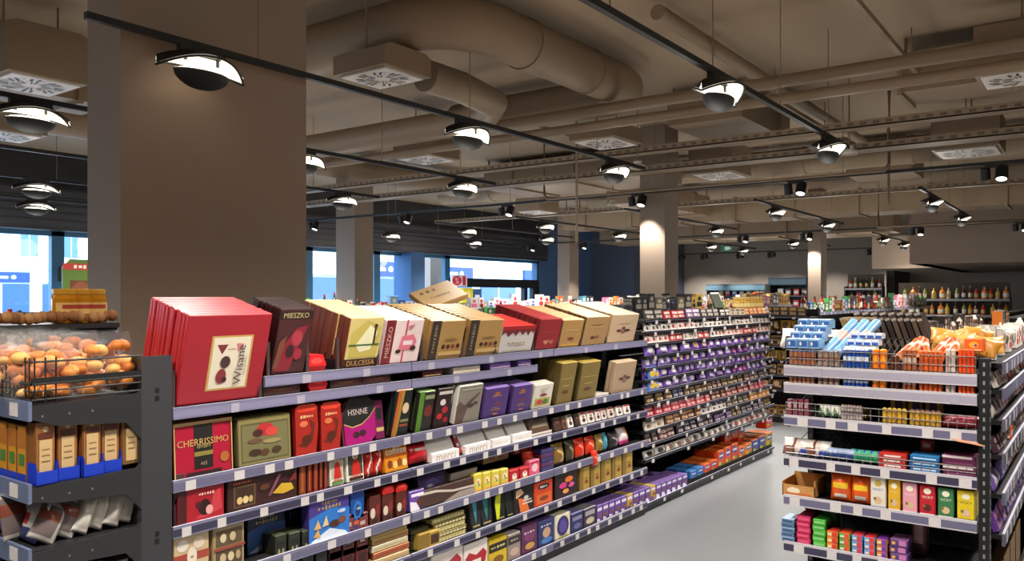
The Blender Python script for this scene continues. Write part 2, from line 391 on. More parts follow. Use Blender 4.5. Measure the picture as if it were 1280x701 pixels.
# ------------------------------------------------------------------ lamps
TZ = 3.10
def track(a, b, label, bit=''):
    t = empty('lighting_track', (0,0,0)); A = Vector(a); B = Vector(b)
    g = G(); g.box(min(a[0],b[0])-.018, max(a[0],b[0])+.018, min(a[1],b[1])-.018, max(a[1],b[1])+.018, TZ, TZ+.035, BLACK); g.build('rail', t)
    n = 3 if (B-A).length < 8 else 7
    for i in range(n):
        p = A.lerp(B, (i+.5)/n); G().tube((p.x, p.y, TZ+.035), (p.x, p.y, CEIL), .004, DUCT, 5).build('hanging_rod', t)
    return tag(t, label, 'lighting track')
EMI = M('fff6e6', .3, emit=1.6); EMI2 = M('fff3df', .4, emit=.5)
WHITE_REF = M('f2efe8', .25)
def lamp_proto():
    r = empty('oval_track_lamp', link=False)
    # curved white reflector wings, pointed at both ends, under a thin black edge
    g = G(); n = 16; a, b = .27, .145; top = []; bot = []
    for i in range(n+1):
        u = -1+2*i/n; hw = b*(1-u*u)**1.05+.002; zz = .028-.072*abs(u)**2.2
        for j in range(7):
            v = -1+2*j/6; top.append((a*u, hw*v, zz+.05-.045*v*v))
    fs = [(i*7+j, i*7+j+1, (i+1)*7+j+1, (i+1)*7+j) for i in range(n) for j in range(6)]
    g.add(top, fs, EMI2, True); g.add([(x, y, z+.008) for x, y, z in top], [f[::-1] for f in fs], BLACK, True)
    o = g.build('reflector', link=False, loc=(0,0,-.10)); child(o, r)
    g = G()                                             # rim
    for sgn in (0, 6):
        g.pipe([tuple(top[i*7+sgn]) for i in range(n+1)], .007, BLACK, 6)
    child(g.build('rim', link=False, loc=(0,0,-.10)), r)
    g = G()                                             # black boat shaped bowl
    vs = []; m = 12
    for i in range(m+1):
        u = -1+2*i/m; q = math.sqrt(max(0, 1-u*u))**1.3
        for j in range(9):
            t = PI*j/8; vs.append((.175*u, .085*q*math.cos(t), -.015-.09*q*math.sin(t)))
    fs = [(i*9+j, (i+1)*9+j, (i+1)*9+j+1, i*9+j+1) for i in range(m) for j in range(8)]
    g.add(vs, fs, M('050505', .75, var=.0), True); g.add([(x*.96, y*.94, z*.9+.004) for x, y, z in vs], [f[::-1] for f in fs], WHITE_REF, True)
    child(g.build('bowl', link=False, loc=(0,0,-.118)), r)
    g = G(); g.ball((0,0,-.132), .06, EMI, 12, 6, (2.6, .95, .45)); child(g.build('light_source', link=False), r)
    g = G(); g.box(-.14, .14, -.02, .02, -.035, 0, BLACK); g.tube((-.1,0,-.03), (-.1,0,-.075), .01, BLACK, 6); g.tube((.1,0,-.03), (.1,0,-.075), .01, BLACK, 6)
    child(g.build('track_adapter', link=False), r)
    return r
LAMP = lamp_proto()
def add_light(loc, power, size, aim, spread, par, blend=.9):
    ld = bpy.data.lights.new('lamp_beam', 'SPOT'); ld.energy = power; ld.color = WARM; ld.shadow_soft_size = size
    ld.spot_size = spread; ld.spot_blend = blend
    lo = bpy.data.objects.new('lamp_beam', ld); COL.objects.link(lo); lo.location = loc
    lo.rotation_euler = Vector(aim).to_track_quat('-Z', 'Y').to_euler(); lo.parent = par
    return lo
def oval(x, y, label, tilt=0, power=None):
    aim = (0,-.9,-1) if 1 < x < 3 and 3 < y < 5 else (0,0,-1)
    o = copy_tree(LAMP); o.location = (x, y, TZ); o.rotation_euler = (tilt, 0, 0); tag(o, label, 'lamp')
    add_light((0, -.05 if aim[1] else 0, -.27), (power or SPOT_W)*(.5 if 3.9 < y < 4.2 and x < 9 else .6 if x > 22 else 1.7 if x > 11 else 1), .08, aim, math.radians(110 if aim[1] else 150), o)
    pd = bpy.data.lights.new('fill_glow', 'POINT'); pd.energy = FILL_W*(.0 if aim[1] else (1.6 if x > 11 else 1)); pd.color = WARM; pd.shadow_soft_size = .2  # added omnidirectional fill under each lamp, lifts ceiling and surroundings
    po = bpy.data.objects.new('fill_glow', pd); COL.objects.link(po); po.location = (0, 0, -.42); po.parent = o
CYL = empty('cylinder_spotlight', link=False)
g = G(); g.box(-.02, .02, -.09, .09, -.03, 0, BLACK); child(g.build('track_adapter', link=False), CYL)
g = G(); T = Matrix.Translation((0, -.06, -.10)) @ Matrix.Rotation(.45, 4, 'Y'); g.lathe([(.001,.075),(.06,.075),(.062,-.07),(.054,-.07),(.05,-.055)], BLACK, 16, T)
child(g.build('housing', link=False), CYL)
g = G(); g.lathe([(.051,-.058),(.03,-.062),(.001,-.064)], EMI, 16, T); child(g.build('lens', link=False), CYL)
g = G(); T2 = Matrix.Translation((0, .09, -.09)) @ Matrix.Rotation(-.3, 4, 'Y'); g.lathe([(.001,.06),(.05,.06),(.052,-.06),(.04,-.06),(.001,-.04)], BLACK, 14, T2)
child(g.build('second_housing', link=False), CYL)
def cyl(x, y, label, aim=(-.45,0,-1), power=None, flip=0):
    o = copy_tree(CYL); o.location = (x, y, TZ); o.rotation_euler = (0,0,flip); tag(o, label, 'lamp')
    lo = add_light((-.04, -.06, -.19), power or CYL_W, .04, aim, math.radians(75), o, .7)
track((2.0, 4.07, 0), (7.95, 4.07, 0), 'long black lighting track before the wide pier, over the gift boxes')
track((-1.0, 1.96, 0), (7.95, 1.96, 0), 'long black lighting track at top centre over the aisle')
track((-2.0, 4.07, 0), (1.3, 4.07, 0), 'added unseen lighting track at the left, before the pier')  # unseen track, added to carry a fill lamp for the pier side
track((-1.0, 6.12, 0), (7.95, 6.12, 0), 'black lighting track seen on both sides of the pier, third from the right')
track((1.2, 8.25, 0), (8.05, 8.25, 0), 'black lighting track behind the pier, fourth from the right')
track((1.2, 10.2, 0), (8.05, 10.2, 0), 'black lighting track near the windows at left, fifth from the right')
track((1.2, 12.3, 0), (8.05, 12.3, 0), 'black lighting track along the dark shutter boxes at left')
track((1.0, -.12, 0), (7.95, -.12, 0), 'added unseen lighting track at the right, over the next aisle')  # unseen track, added so its lamps brighten the right border run
for y, n in ((1.95, 'rightmost middle'), (4.1, 'second middle'), (6.2, 'third middle'), (8.35, 'fourth middle'), (10.2, 'fifth middle'), (12.3, 'last middle')):
    track((11.5, y, 0), (16.3, y, 0), 'short black lighting track, %s one of the lengthwise row, counted from the right' % n)
for y, n in ((4.15, 'right'), (6.2, 'centre'), (8.3, 'left')):
    track((19.0, y, 0), (23.3, y, 0), 'farthest short black lighting track, %s one' % n)
track((9.8, -3.5, 0), (9.8, 13.2, 0), 'near black crosswise track carrying cylinder spotlights')
track((17.75, -3.0, 0), (17.75, 13.2, 0), 'middle black crosswise track carrying cylinder spotlights')
track((25.0, 5.3, 0), (25.0, 12.9, 0), 'farthest black crosswise track before the end wall')
for x, y, l in ((2.62, 4.07, 'big oval track lamp in front of the wide pier'), (4.95, 4.07, 'oval track lamp right of the pier, middle of its track'), (7.3, 4.07, 'oval track lamp at the far end of the pier track'),
                (4.85, 1.96, 'oval track lamp nearest on the aisle track'), (7.3, 1.96, 'oval track lamp second on the aisle track'),
                (2.6, 6.12, 'oval track lamp left of the pier at the picture edge'), (5.0, 6.12, 'oval track lamp peeking out right of the pier'), (7.35, 6.12, 'oval track lamp above the swirl of middle pipes, third track'),
                (7.4, 8.25, 'oval track lamp on the fourth track, before the window column'), (4.9, 8.25, 'oval track lamp hidden mostly by the pier, fourth track'), (2.6, 8.25, 'oval lamp on the fourth track left of the pier'),
                (4.4, 10.2, 'oval track lamp left of the pier before the shutters'), (7.4, 10.2, 'oval track lamp on the fifth track, near end of windows'),
                (5.3, 12.3, 'oval track lamp against the dark shutter box at left'), (7.6, 12.3, 'oval track lamp against the shutter box left of the window column'),
                (2.4, 1.96, 'oval track lamp overhead, outside the upper edge'), (.5, 1.96, 'added unseen oval lamp at the near end of the aisle track'), (.5, 6.12, 'added unseen oval lamp at the left, on the third track'), (.2, 4.07, 'added unseen oval lamp at the left, before the pier'),  # near aisle lamp and left lamps are added fill for left unit and pier
                (3.0, -.12, 'added unseen oval lamp at the right, nearest'), (5.6, -.12, 'added unseen oval lamp at the right, second'), (7.6, -.12, 'added unseen oval lamp at the right, third')):  # unseen right lamps, added to brighten the border shelves
    oval(x, y, l)
for y, n in ((1.95, 'rightmost'), (4.1, 'second from right'), (6.2, 'third from right'), (8.35, 'fourth from right'), (10.2, 'fifth from right'), (12.3, 'leftmost')):
    for x, m in ((12.4, 'near'), (15.2, 'far')): oval(x, y, '%s oval lamp of the %s middle short track' % (m, n))
for y, n in ((4.15, 'right'), (6.2, 'centre'), (8.3, 'left')):
    for x, m in ((20.0, 'near'), (22.3, 'far')): oval(x, y, '%s oval lamp of the %s farthest short track' % (m, n))
for i, y in enumerate((.95, 3.0, 5.1, 7.3, 9.4, 11.7)):
    cyl(9.8, y, 'twin black cylinder spotlight on the near crosswise track, %s' % ordi(i, 6, 'left').replace('left', 'right') if 0 else 'twin black cylinder spotlight on the near crosswise track, counted from the right edge: %s' % ORD[i], aim=(.35, 0, -1) if i == 2 else (-.3, 0, -1), power=42 if i == 2 else None)
for i, y in enumerate((1.3, 3.05, 5.2, 6.6, 8.4, 10.8, 12.4)):
    cyl(17.75, y, 'black cylinder spotlight on the middle crosswise track, counted from the right edge: %s' % ORD[i], aim=(.3, 0, -1), power=70 if i == 2 else None)
for i, y in enumerate((5.5, 7.0, 8.4, 9.4, 10.6, 11.4, 12.5)):
    cyl(25.0, y, 'tiny black spotlight on the farthest crosswise track, counted from the right end: %s' % ORD[i], aim=(-.9, 0, -1), flip=PI, power=100)
# spot washing the lit column
# ================================================================== shelving
STEEL = M('8b8aa6', .3, .35, var=.05)          # price rails: translucent bluish plastic over steel
STEELP = M('cfc8cc', .35, .1)
TAGW = M('d4cdcc', .5); RAILD = M('3c3950', .4); SHELFM = M('2c2b2e', .5, .3)
CHROME = M('cfccc8', .25, .9)
def bay(name, W, D, zs, label, H=1.5, base=.14, rails=None, railh=.045, tags=9, up=(True, True), rnd=None, post=None, basez=0.10, railm=STEEL, group=None, backh=None):
    """local frame: x 0..W, front edge y=0 facing -y, depth toward +y. zs: list of (z, depth) shelf top heights"""
    rn = random.Random(rnd or 3)
    t = empty(name)
    g = G(); g.box(0, W, D-.03, D, 0, backh or H, DARK)
    for i in range(int(W/.07)): g.box(i*.07+.03, i*.07+.035, D-.034, D-.03, .1, (backh or H)-.02, BLACK)
    g.build('back_panel', t)
    if base:
        g = G(); g.box(0, W, .03, D-.03, 0, basez, BLACK); g.box(0, W, .02, .03, 0, basez-.015, M('1c1c1e', .4)); g.build('base_plinth', t)
    for k, on in enumerate(up):
        if on:
            g = G(); x = 0 if k == 0 else W
            x = .016 if k == 0 else W-.016; g.box(x-.015, x+.015, D-.09, D-.035, 0, H+.02, BLACK)
            for j in range(int(H/.06)): g.box(x-.006, x+.006, D-.0915, D-.089, .12+j*.06, .14+j*.06, M('55555a', .5))
            g.build('upright', t)
    for n, e in enumerate(zs):
        z, d = e[0], e[1]; x0, x1 = (e[2], e[3]) if len(e) > 3 else (0.004, W-.004)
        y0 = 0; y1 = d
        g = G(); g.box(x0, x1, y0+.008, y1, z-.022, z, SHELFM)
        for sx in (x0+.003, x1-.008): g.prism([(0,0),(0,0)] and [(sx, z-.022), (sx+.005, z-.022), (sx+.005, z-.06), (sx, z-.06)], y0+.06, y1, SHELFM)
        s = g.build('shelf', t)
        r = G(); h = railh; r.box(x0, x1, y0-.004, y0+.008, z-h+.006, z+.008, railm, top=M('d6d4e6', .3))
        r.box(x0, x1, y0-.0045, y0-.004, z-h+.012, z-.004, M('a9a2b2', .3) if railm is STEELP and n < 2 else M('8884a2', .3) if z > 1.25 and railm is STEEL else RAILD if n % 2 else M('6d6a86', .35))
        faint = z > 1.25 and z < 1.4 and railm in (STEEL, STEELP); L = x1-x0; k = max(2, int((3 if faint else tags)*L/W)+rn.randint(-1, 1)); u = 0
        for q in range(k):
            xx = x0+(q+.15+.6*rn.random())*L/k
            if xx+.05 < x1: r.box(xx, xx+rn.choice((.04, .045, .05)), y0-.0065, y0-.0045, z-(h if railm is not BLACK else .038)+.006, z-.002, M('aaa4b4', .4) if faint else TAGW)
        r.build('price_rail', s)
    return t
Y0 = 2.94
XB = [1.763, 3.11, 4.46, 5.81]
bx = []
LBL = ['nearest chocolate shelf bay right of the dark end panel, under the tall red gift boxes',
       'second chocolate shelf bay, with tan gift boxes on top', 'third chocolate shelf bay, with flat pale gift boxes on top']
for i in range(3):
    W = XB[i+1]-XB[i]; D = .50
    zs = [(1.0, .44), (.82, .44), (.585, .44), (.37, .44)]; tg = 8
    if i == 0: zs.append((1.285, .44)); zs.append((1.375, .44, XA(327)-XB[0], W-.004))
    if i == 1: zs.append((1.285, .10, .004, XA(668)-XB[1])); zs.append((1.375, .44))
    if i == 2: zs.append((1.375, .44)); 
    zs.append((.10, .47))
    b = bay('shelf_bay', W, D, zs, '', H=1.44, rnd=5+i, tags=8); b.location = (XB[i], Y0, 0)
    tag(b, LBL[i], 'shelf unit')
# bays four to six: close set trays of bars
TZS = [1.62-.0, 1.50, 1.40, 1.30, 1.20, 1.11, 1.02, .92, .82, .72, .60, .48]
X4, X6 = 5.81, 8.9
TR = [1.535, 1.44, 1.345, 1.245, 1.15, 1.055, .96, .86, .755, .65, .54, .42]
for i in range(2):
    W = (X6-X4)/2
    b = bay('shelf_bay', W, .50, [(z, .22+.012*k) for k, z in enumerate(TR)]+[(.07, .48)], '', H=1.60, rnd=20+i, railh=.020, tags=5, railm=BLACK)
    b.location = (X4+i*W, Y0+.02, 0)
    tag(b, ('bay of close-set dark trays full of purple chocolate bars, nearer one', 'far bay of close-set dark trays at the end of the long gondola')[i], 'shelf unit')
# rear half of the gondola: a back-to-back run seen only along its top
b = bay('shelf_bay', X6-3.6, .42, [(1.40, .40)], '', H=1.44, rnd=40, up=(True, True)); b.rotation_euler = (0,0,PI); b.location = (X6, Y0+.5+.44, 0)
tag(b, 'back-to-back shelf run behind the chocolate bays, only its top seen', 'shelf unit')

# left end unit -------------------------------------------------------------
EX0, EX1 = 1.253, 1.64
t = empty('end_shelf_unit', (EX0, 2.94, 0)); eW = EX1-EX0; eD = 1.0
g = G(); g.box(eW, eW+.123, 0, .03, 0, 1.50, M('39393c', .45, var=.05)); g.box(eW, eW+.02, .03, .10, 0, 1.50, BLACK); g.box(eW+.10, eW+.123, .03, eD, 0, 1.2, BLACK)
for zz in (1.33, .78, .4):
    for q in (0, .03): g.box(eW+.055, eW+.07, -.002, 0, zz+q, zz+q+.018, BLACK)
g.build('end_panel', t)
for n, z in enumerate((1.36, 1.08, .86, .62, .35)):
    h = .10 if n == 0 else .085
    g = G(); g.box(0, eW, 0.01, eD, z-.02, z, SHELFM); s = g.build('shelf', t)
    g = G(); g.prism([(0, z-.005), (0, z-.05), (.08, z-h*.8), (eW-.06, z-h), (eW, z-h-.07), (eW, z+.02), (eW-.02, z+.005)], 0, .012, M('2b2b2d', .4))
    for xx in (.03, .12, .2): g.box(xx, xx+.006, -.001, 0, z-.045, z-.038, M('77777a', .4))
    g.build('bracket', s)
    r = G(); r.box(-.012, 0, 0, eD, z-.055, z+.012, M('66708c', .35)); 
    for q in range(5): r.box(-.014, -.012, .08+q*.19, .14+q*.19, z-.045, z+.002, TAGW)
    r.build('price_rail', s)
g = G()
for z, r in ((1.405, .003), (1.43, .006), (1.505, .004), (1.375, .004)):
    g.tube((0, .005, z), (eW, .005, z), r, BLACK, 6); g.tube((0, .005, z), (0, eD, z), r, BLACK, 6)
g.box(0, eW, 0, .008, 1.425, 1.45, BLACK)
for i in range(12): g.tube((0, .02+i*.03, 1.36), (0, .02+i*.03, 1.52), .0025, BLACK, 5)
for i in range(3): g.tube((.01+i*.035, .004, 1.36), (.01+i*.035, .004, 1.52), .003, BLACK, 5)
g.build('wire_basket_front', t)
G().box(.02, eW, .03, eD, 0, .1, BLACK).build('base_plinth', t)
tag(t, 'black metal end-of-aisle shelf unit at lower left with bread snacks in a wire basket', 'shelf unit')

# right gondola end -----------------------------------------------------------
RX = 4.10; RY0, RY1 = .462, 1.318; RW = RY1-RY0
def wire_rack(t, W, D, z, z2, m=BLACK, n=26, name='wire_rack'):
    g = G()
    for i in range(n+1): g.tube((W*i/n, .02, z+.004), (W*i/n, D, z2), .0022, m, 5, cap=False)
    for q in (0, .5, 1): g.tube((0, .02+(D-.02)*q, z+.004+(z2-z-.004)*q), (W, .02+(D-.02)*q, z+.004+(z2-z-.004)*q), .003, m, 5)
    return g.build(name, t)
RZ = [1.376, 1.290, 1.127, .92, .727, .493, .27]
b = bay('end_shelf_unit', RW, .50, [(z, .42) for z in RZ]+[(.10,.42)], '', H=1.42, rnd=77, railh=.05, tags=8, railm=STEELP, up=(True, False))
b.location = (RX, RY1, 0); b.rotation_euler = (0, 0, -PI/2)
tag(b, 'end-of-aisle shelf unit at the right, stacked with snack packs in wire trays', 'shelf unit')
wire_rack(b, RW, .5, RZ[0], RZ[0]+.13); wire_rack(b, RW, .42, RZ[2], RZ[2]+.07); wire_rack(b, RW, .42, RZ[3], RZ[3]+.07)
def guard(b, x0, x1, z, h, y=.012, n=None, par=None):
    g = G(); n = n or max(3, int((x1-x0)/.035))
    for i in range(n+1): g.tube((x0+(x1-x0)*i/n, y, z), (x0+(x1-x0)*i/n, y, z+h), .0016, CHROME, 4, cap=False)
    for q in (.5, 1): g.tube((x0, y, z+h*q), (x1, y, z+h*q), .002, CHROME, 5)
    g.build('wire_guard', b)
for z, h in ((RZ[0], .085), (RZ[2], .07), (RZ[3], .05)): guard(b, .01, RW-.01, z, h)
g = G(); 
g.box(RW+.004, RW+.045, -.01, .05, 0, 1.455, BLACK)
for j in range(34): g.box(RW+.02, RW+.028, -.012, -.01, .1+j*.04, .118+j*.04, M('8a8a8c', .4))
for j in range(34): g.box(RW+.045, RW+.047, .01, .018, .1+j*.04, .118+j*.04, M('8a8a8c', .4))
g.build('perforated_post', b)
# gondola running away behind it
GX0, GX1 = RX+.5, 9.6
b2 = bay('shelf_bay', GX1-RX-.51, .44, [(z, .40) for z in (1.40, 1.27, 1.12, .95, .76, .56)]+[(.10,.4)], '', H=1.44, rnd=80, railh=.06, tags=26, railm=STEEL)
b2.location = (RX+.51, .41, 0)
tag(b2, 'long shelf run seen almost edge-on at the right border', 'shelf unit')
b3 = bay('shelf_bay', GX1-GX0, .40, [(z, .38) for z in (1.42, 1.2, 1.0, .8, .6, .4)]+[(.10,.38)], '', H=1.44, rnd=81); b3.rotation_euler = (0,0,PI); b3.location = (GX1, RY1-.02, 0)
tag(b3, 'shelf run behind the snack end unit, facing the aisle', 'shelf unit')
# gondolas in the rooms beyond
def gondola(x0, x1, y0, dep, H, label, rz=0, n=4):
    zs = [(H-.06-i*.34, dep-.06) for i in range(4)]+[(.1, dep-.04)]
    b = bay('shelf_bay', x1-x0, dep, zs, '', H=H, rnd=int(x0*10+y0*7), tags=int((x1-x0)*4)); b.location = (x0, y0, 0)
    if rz: b.rotation_euler = (0,0,rz)
    return tag(b, label, 'shelf unit')
gondola(1.0, 9.0, 6.0, .9, 1.50, 'shelf run in the second aisle, behind the wide pier')
gondola(4.0, 17.0, 8.9, .9, 1.55, 'shelf run in the third aisle before the windows')
gondola(11.6, 21.4, 3.4, .9, 1.55, 'shelf run beyond the cross aisle in the middle distance')
gondola(11.6, 20.0, 6.2, .9, 1.58, 'shelf run beyond the lit column toward the blue wall')
gondola(-1.5, 3.4, 11.2, .9, 1.5, 'shelf run near the shop windows at far left')
gondola(11.6, 17.5, .2, .9, 1.52, 'shelf run beyond the right gondola, with bottles')

b = bay('end_shelf_unit', 1.1, .45, [(z, .36) for z in (1.45, 1.25, 1.05, .85, .65, .45)]+[(.1,.36)], '', H=1.55, rnd=90, railh=.03, tags=5, railm=BLACK)
b.location = (11.1, 4.3, 0); b.rotation_euler = (0, 0, -PI/2)
tag(b, 'brown end shelf beyond the cross aisle, seen past the long gondola', 'shelf unit')
# ================================================================== packages
PROTO = {}
def proto(key, fn):
    if key not in PROTO: PROTO[key] = fn()
    return PROTO[key]
def carton(name, w, d, h, body, art=(), top=None, side=None, rough=.38, bevel=True):
    """origin at the front bottom edge centre, front faces -y"""
    def f():
        g = G(); m = M(body, rough); c = min(.004, w*.06, h*.06)
        tp = M(top, rough) if top else m; sd = M(side, rough) if side else m
        # chamfered box
        x, z = w/2, h
        rings = [(c, 0, 0), (0, c, 0), (0, c, 1), (c, 0, 1)]
        g.box(-x, x, c, d-c, c, z-c, m, top=tp, side=sd)
        g.add([(-x+c,0,c),(x-c,0,c),(x-c,0,z-c),(-x+c,0,z-c)], [(0,1,2,3)], m)
        g.add([(-x+c,d,c),(x-c,d,c),(x-c,d,z-c),(-x+c,d,z-c)], [(3,2,1,0)], m)
        g.add([(-x+c,c,z),(x-c,c,z),(x-c,d-c,z),(-x+c,d-c,z)], [(0,1,2,3)], tp)
        g.add([(-x+c,c,0),(x-c,c,0),(x-c,d-c,0),(-x+c,d-c,0)], [(3,2,1,0)], m)
        g.add([(-x,c,z-c),(x,c,z-c),(x-c,0,z-c),(-x+c,0,z-c),(-x+c,c,z),(x-c,c,z)], [(3,2,5,4),(0,3,4),(2,1,5)], tp)
        g.add([(-x,c,c),(x,c,c),(x-c,0,c),(-x+c,0,c),(-x+c,c,0),(x-c,c,0)], [(4,5,2,3)], m)
        g.add([(-x,c,c),(-x+c,0,c),(-x+c,0,z-c),(-x,c,z-c)], [(0,1,2,3)], sd); g.add([(x,c,c),(x-c,0,c),(x-c,0,z-c),(x,c,z-c)], [(3,2,1,0)], sd)
        g.add([(-x+c,d-c,z),(x-c,d-c,z),(x-c,d,z-c),(-x+c,d,z-c)], [(0,1,2,3)], tp)
        g.art(art, w, h, 0.0)
        return g.build(name, link=False)
    return proto((name, round(w,3), round(d,3), round(h,3), body, top), f)
def polybox(name, pts, w, h, d, body, art=(), rim=None):     # boxes with a shaped outline (heart, hexagon, oval)
    def f():
        g = G(); P = [((u-.5)*w, v*h) for u, v in pts]; g.prism(P, 0, d, M(body, .35))
        if rim:
            k = [((a*1.03), b*1.02-.002) for a, b in P]; g.prism(k, .012, .02, M(rim, .3, .4))
        g.art(art, w, h, 0.0); return g.build(name, link=False)
    return proto((name, round(w,3), round(h,3), body), f)
def pouch(name, w, h, t, fn, rough=.28, puff=1.0, seed=1):
    """pillow bag standing on its lower seal; fn(u,v)->hex colour of the printing"""
    def f():
        rn = random.Random(seed); g = G(); nx, nz = 14, 16
        ph = [rn.random()*6 for _ in range(4)]
        for sgn in (-1, 1):
            vs = []
            for j in range(nz+1):
                for i in range(nx+1):
                    u, v = i/nx, j/nz
                    e = max(0, min(1, math.sin(PI*u)))**.55*max(0, min(1, math.sin(PI*min(1, max(0, (v-.05)/.9)))))**.6
                    wr = .09*math.sin(9*v+ph[0]+3*u)*e+.07*math.sin(11*u+ph[1]+5*v)*e
                    pinch = 1-.07*math.sin(PI*v)
                    vs.append(((u-.5)*w*pinch, t/2+sgn*t/2*(e*puff+wr), v*h))
            for j in range(nz):
                for i in range(nx):
                    a = j*(nx+1)+i; q = (a, a+1, a+nx+2, a+nx+1)
                    g.add([vs[k] for k in q], [(0,1,2,3) if sgn < 0 else (3,2,1,0)], M(fn((i+.5)/nx, (j+.5)/nz), rough), True)
        me = g.mesh(name); bm = bmesh.new(); bm.from_mesh(me); bmesh.ops.remove_doubles(bm, verts=bm.verts, dist=1e-5); bm.to_mesh(me); bm.free()
        return bpy.data.objects.new(name, me)
    return proto((name, round(w,3), round(h,3), round(t,3), seed), f)
def rolls(name, n, r, h, col, cap, T=None, band=None):
    """sleeve of upright round rolls side by side"""
    def f():
        g = G()
        for i in range(n):
            x = (i-(n-1)/2)*2*r
            Tm = Matrix.Translation((x, r, 0))
            pr = [(r*.5,0),(r,.006)]+[(r*(1 if k % 2 else .95), .006+(h-.012)*k/8) for k in range(1, 8)]+[(r,h-.006),(r*.5,h),(.0004,h)]
            c = [M(cap, .4)]+[M(band if band and k in (3, 4) else col, .35) for k in range(len(pr)-4)]+[M(cap, .4)]*4
            g.lathe(pr, M(col, .35), 10, Tm, mats=c[:len(pr)])
        return g.build(name, link=False)
    return proto((name, n, round(r,3), round(h,3), col), f)
def jar(name, r, h, fill, lid, label, parts=True):
    def f():
        root = empty(name, link=False)
        g = G(); g.lathe([(r*.9,0),(r,.008),(r,h*.72),(r*.86,h*.82),(r*.84,h*.86)], M(fill, .12), 18); child(g.build('glass_body', link=False), root)
        g = G(); g.lathe([(r*.9,h*.84),(r*.92,h*.86),(r*.92,h*.98),(r*.86,h),(.0005,h)], M(lid, .35), 18); child(g.build('lid', link=False), root)
        g = G(); n = 12; vs = []
        for j in (.18, .6):
            for i in range(n+1): a = -PI*.5-1.1+2.2*i/n; vs.append((r*1.01*math.cos(a), r*1.01*math.sin(a), h*j))
        g.add(vs, [(i, i+1, n+2+i, n+1+i) for i in range(n)], M(label, .5), True)
        vs = []
        for j in (.42, .54):
            for i in range(7): a = -PI*.5-.6+1.2*i/6; vs.append((r*1.02*math.cos(a), r*1.02*math.sin(a), h*j))
        g.add(vs, [(i, i+1, 8+i, 7+i) for i in range(6)], M('b3402c', .5), True)
        child(g.build('label', link=False), root); return root
    return proto((name, r, h, fill), f)
def bottle(name, r, h, glass, cap, label, slim=.4):
    def f():
        g = G(); g.lathe([(r*.85,0),(r,.01),(r,h*.55),(r*.8,h*.66),(r*slim,h*.76),(r*slim*.9,h*.92)], M(glass, .15), 12)
        g.lathe([(r*slim,h*.9),(r*slim*1.05,h),(.0005,h)], M(cap, .35), 10)
        g.lathe([(r*1.015,h*.15),(r*1.015,h*.45)], M(label, .5), 12)
        return g.build(name, link=False)
    return proto((name, r, h, glass), f)

def stack(p, x, y, z, n, pitch, lean, desc, cat, group=None, d=.03, rz=0, dirv=(0,1), yjit=0, first='box'):
    """boxes one behind the other on a tray that slopes up toward the back at the angle they lean"""
    rn = random.Random(int(x*100)); out = []
    for i in range(n):
        jx = (rn.random()-.5)*.010*(i > 0); cl, sl = (math.cos(lean), -math.sin(lean)) if lean < -.05 else (1, 0)
        lb = desc if n == 1 else '%s, %s' % (desc, ordi(i, n, 'front'))
        out.append(put(p, (x+dirv[0]*i*pitch*cl+jx*dirv[1], y+dirv[1]*i*pitch*cl-jx*dirv[0], z+i*pitch*sl), lb, cat, rz, lean, group, d))
    return out
FLOWERS = lambda c='7a2b1d': [('e',.35,.3,.09,.06,c), ('e',.5,.27,.07,.06,'3b2117'), ('e',.65,.31,.09,.06,c), ('e',.5,.42,.05,.04,'c9a36a')]

# ------------------------------------------------------------------ top tier of gift boxes
def topbox(x0, x1, yt, yb, zs, n, pitch, lean, name, body, art, top, side, desc, depth=.028, yy=2.965):
    lean = -.25; pitch = depth+.002; n = min(n, int(.40/pitch))
    h0 = 0
    a, b = XA(x0, yy), XA(x1, yy); xm = (x0+x1)/2
    h = (ZA(xm, yt, yy-.07)-zs)/math.cos(lean)
    p = carton(name, b-a-.006, depth, h, body, art, top, side)
    stack(p, (a+b)/2, yy, zs, n, pitch, lean, desc, 'gift box', name.replace('_', ' ')+' stack', depth)
    return h
A1, A0 = 1.290, 1.380
L15 = .20
topbox(219, 325, 393, 497, A1+.003, 12, .024, .30, 'red_gift_box', 'a5222e',
    [('r',.30,.14,.80,.76,'c9a45c'), ('r',.325,.16,.775,.74,'e9dcc3'), ('p',[(.37,.66),(.50,.66),(.44,.55)],'7d3434'), ('r',.50,.604,.60,.61,'c06a6a'), ('p',[(.60,.67),(.69,.66),(.64,.56)],'d47c86'),
     ('e',.49,.46,.06,.07,'4a3230'), ('e',.46,.30,.06,.085,'8b2f36'), ('e',.50,.26,.03,.03,'3a2420'), ('t','Wisane',.66,.42,.46,'5a4a44',1), ('r',.735,.3,.742,.52,'9a8a7a')],
    'd8434d', 'c52b35', 'tall red gift box with a cream wine-glass label', .022)
topbox(337, 380, 386, 460, A0+.003, 7, .035, .32, 'dark_floral_box', '4a2526',
    [('r',.0,.84,1,.96,'2a1a1a'), ('t','MIESZKO',.5,.90,.75,'c9b27c'), ('p',[(.05,.05),(.5,.05),(.75,.5),(.9,.75),(.55,.7),(.2,.4)],'8c2230'), ('e',.62,.55,.16,.12,'b03a48'), ('e',.45,.35,.12,.1,'3a1a1e'), ('e',.7,.3,.13,.09,'a02e3a'), ('p',[(.0,.1),(.15,.1),(.3,.6),(.1,.5)],'7a4632')],
    '3a2a2a', '32181a', 'dark brown gift box with crimson roses')
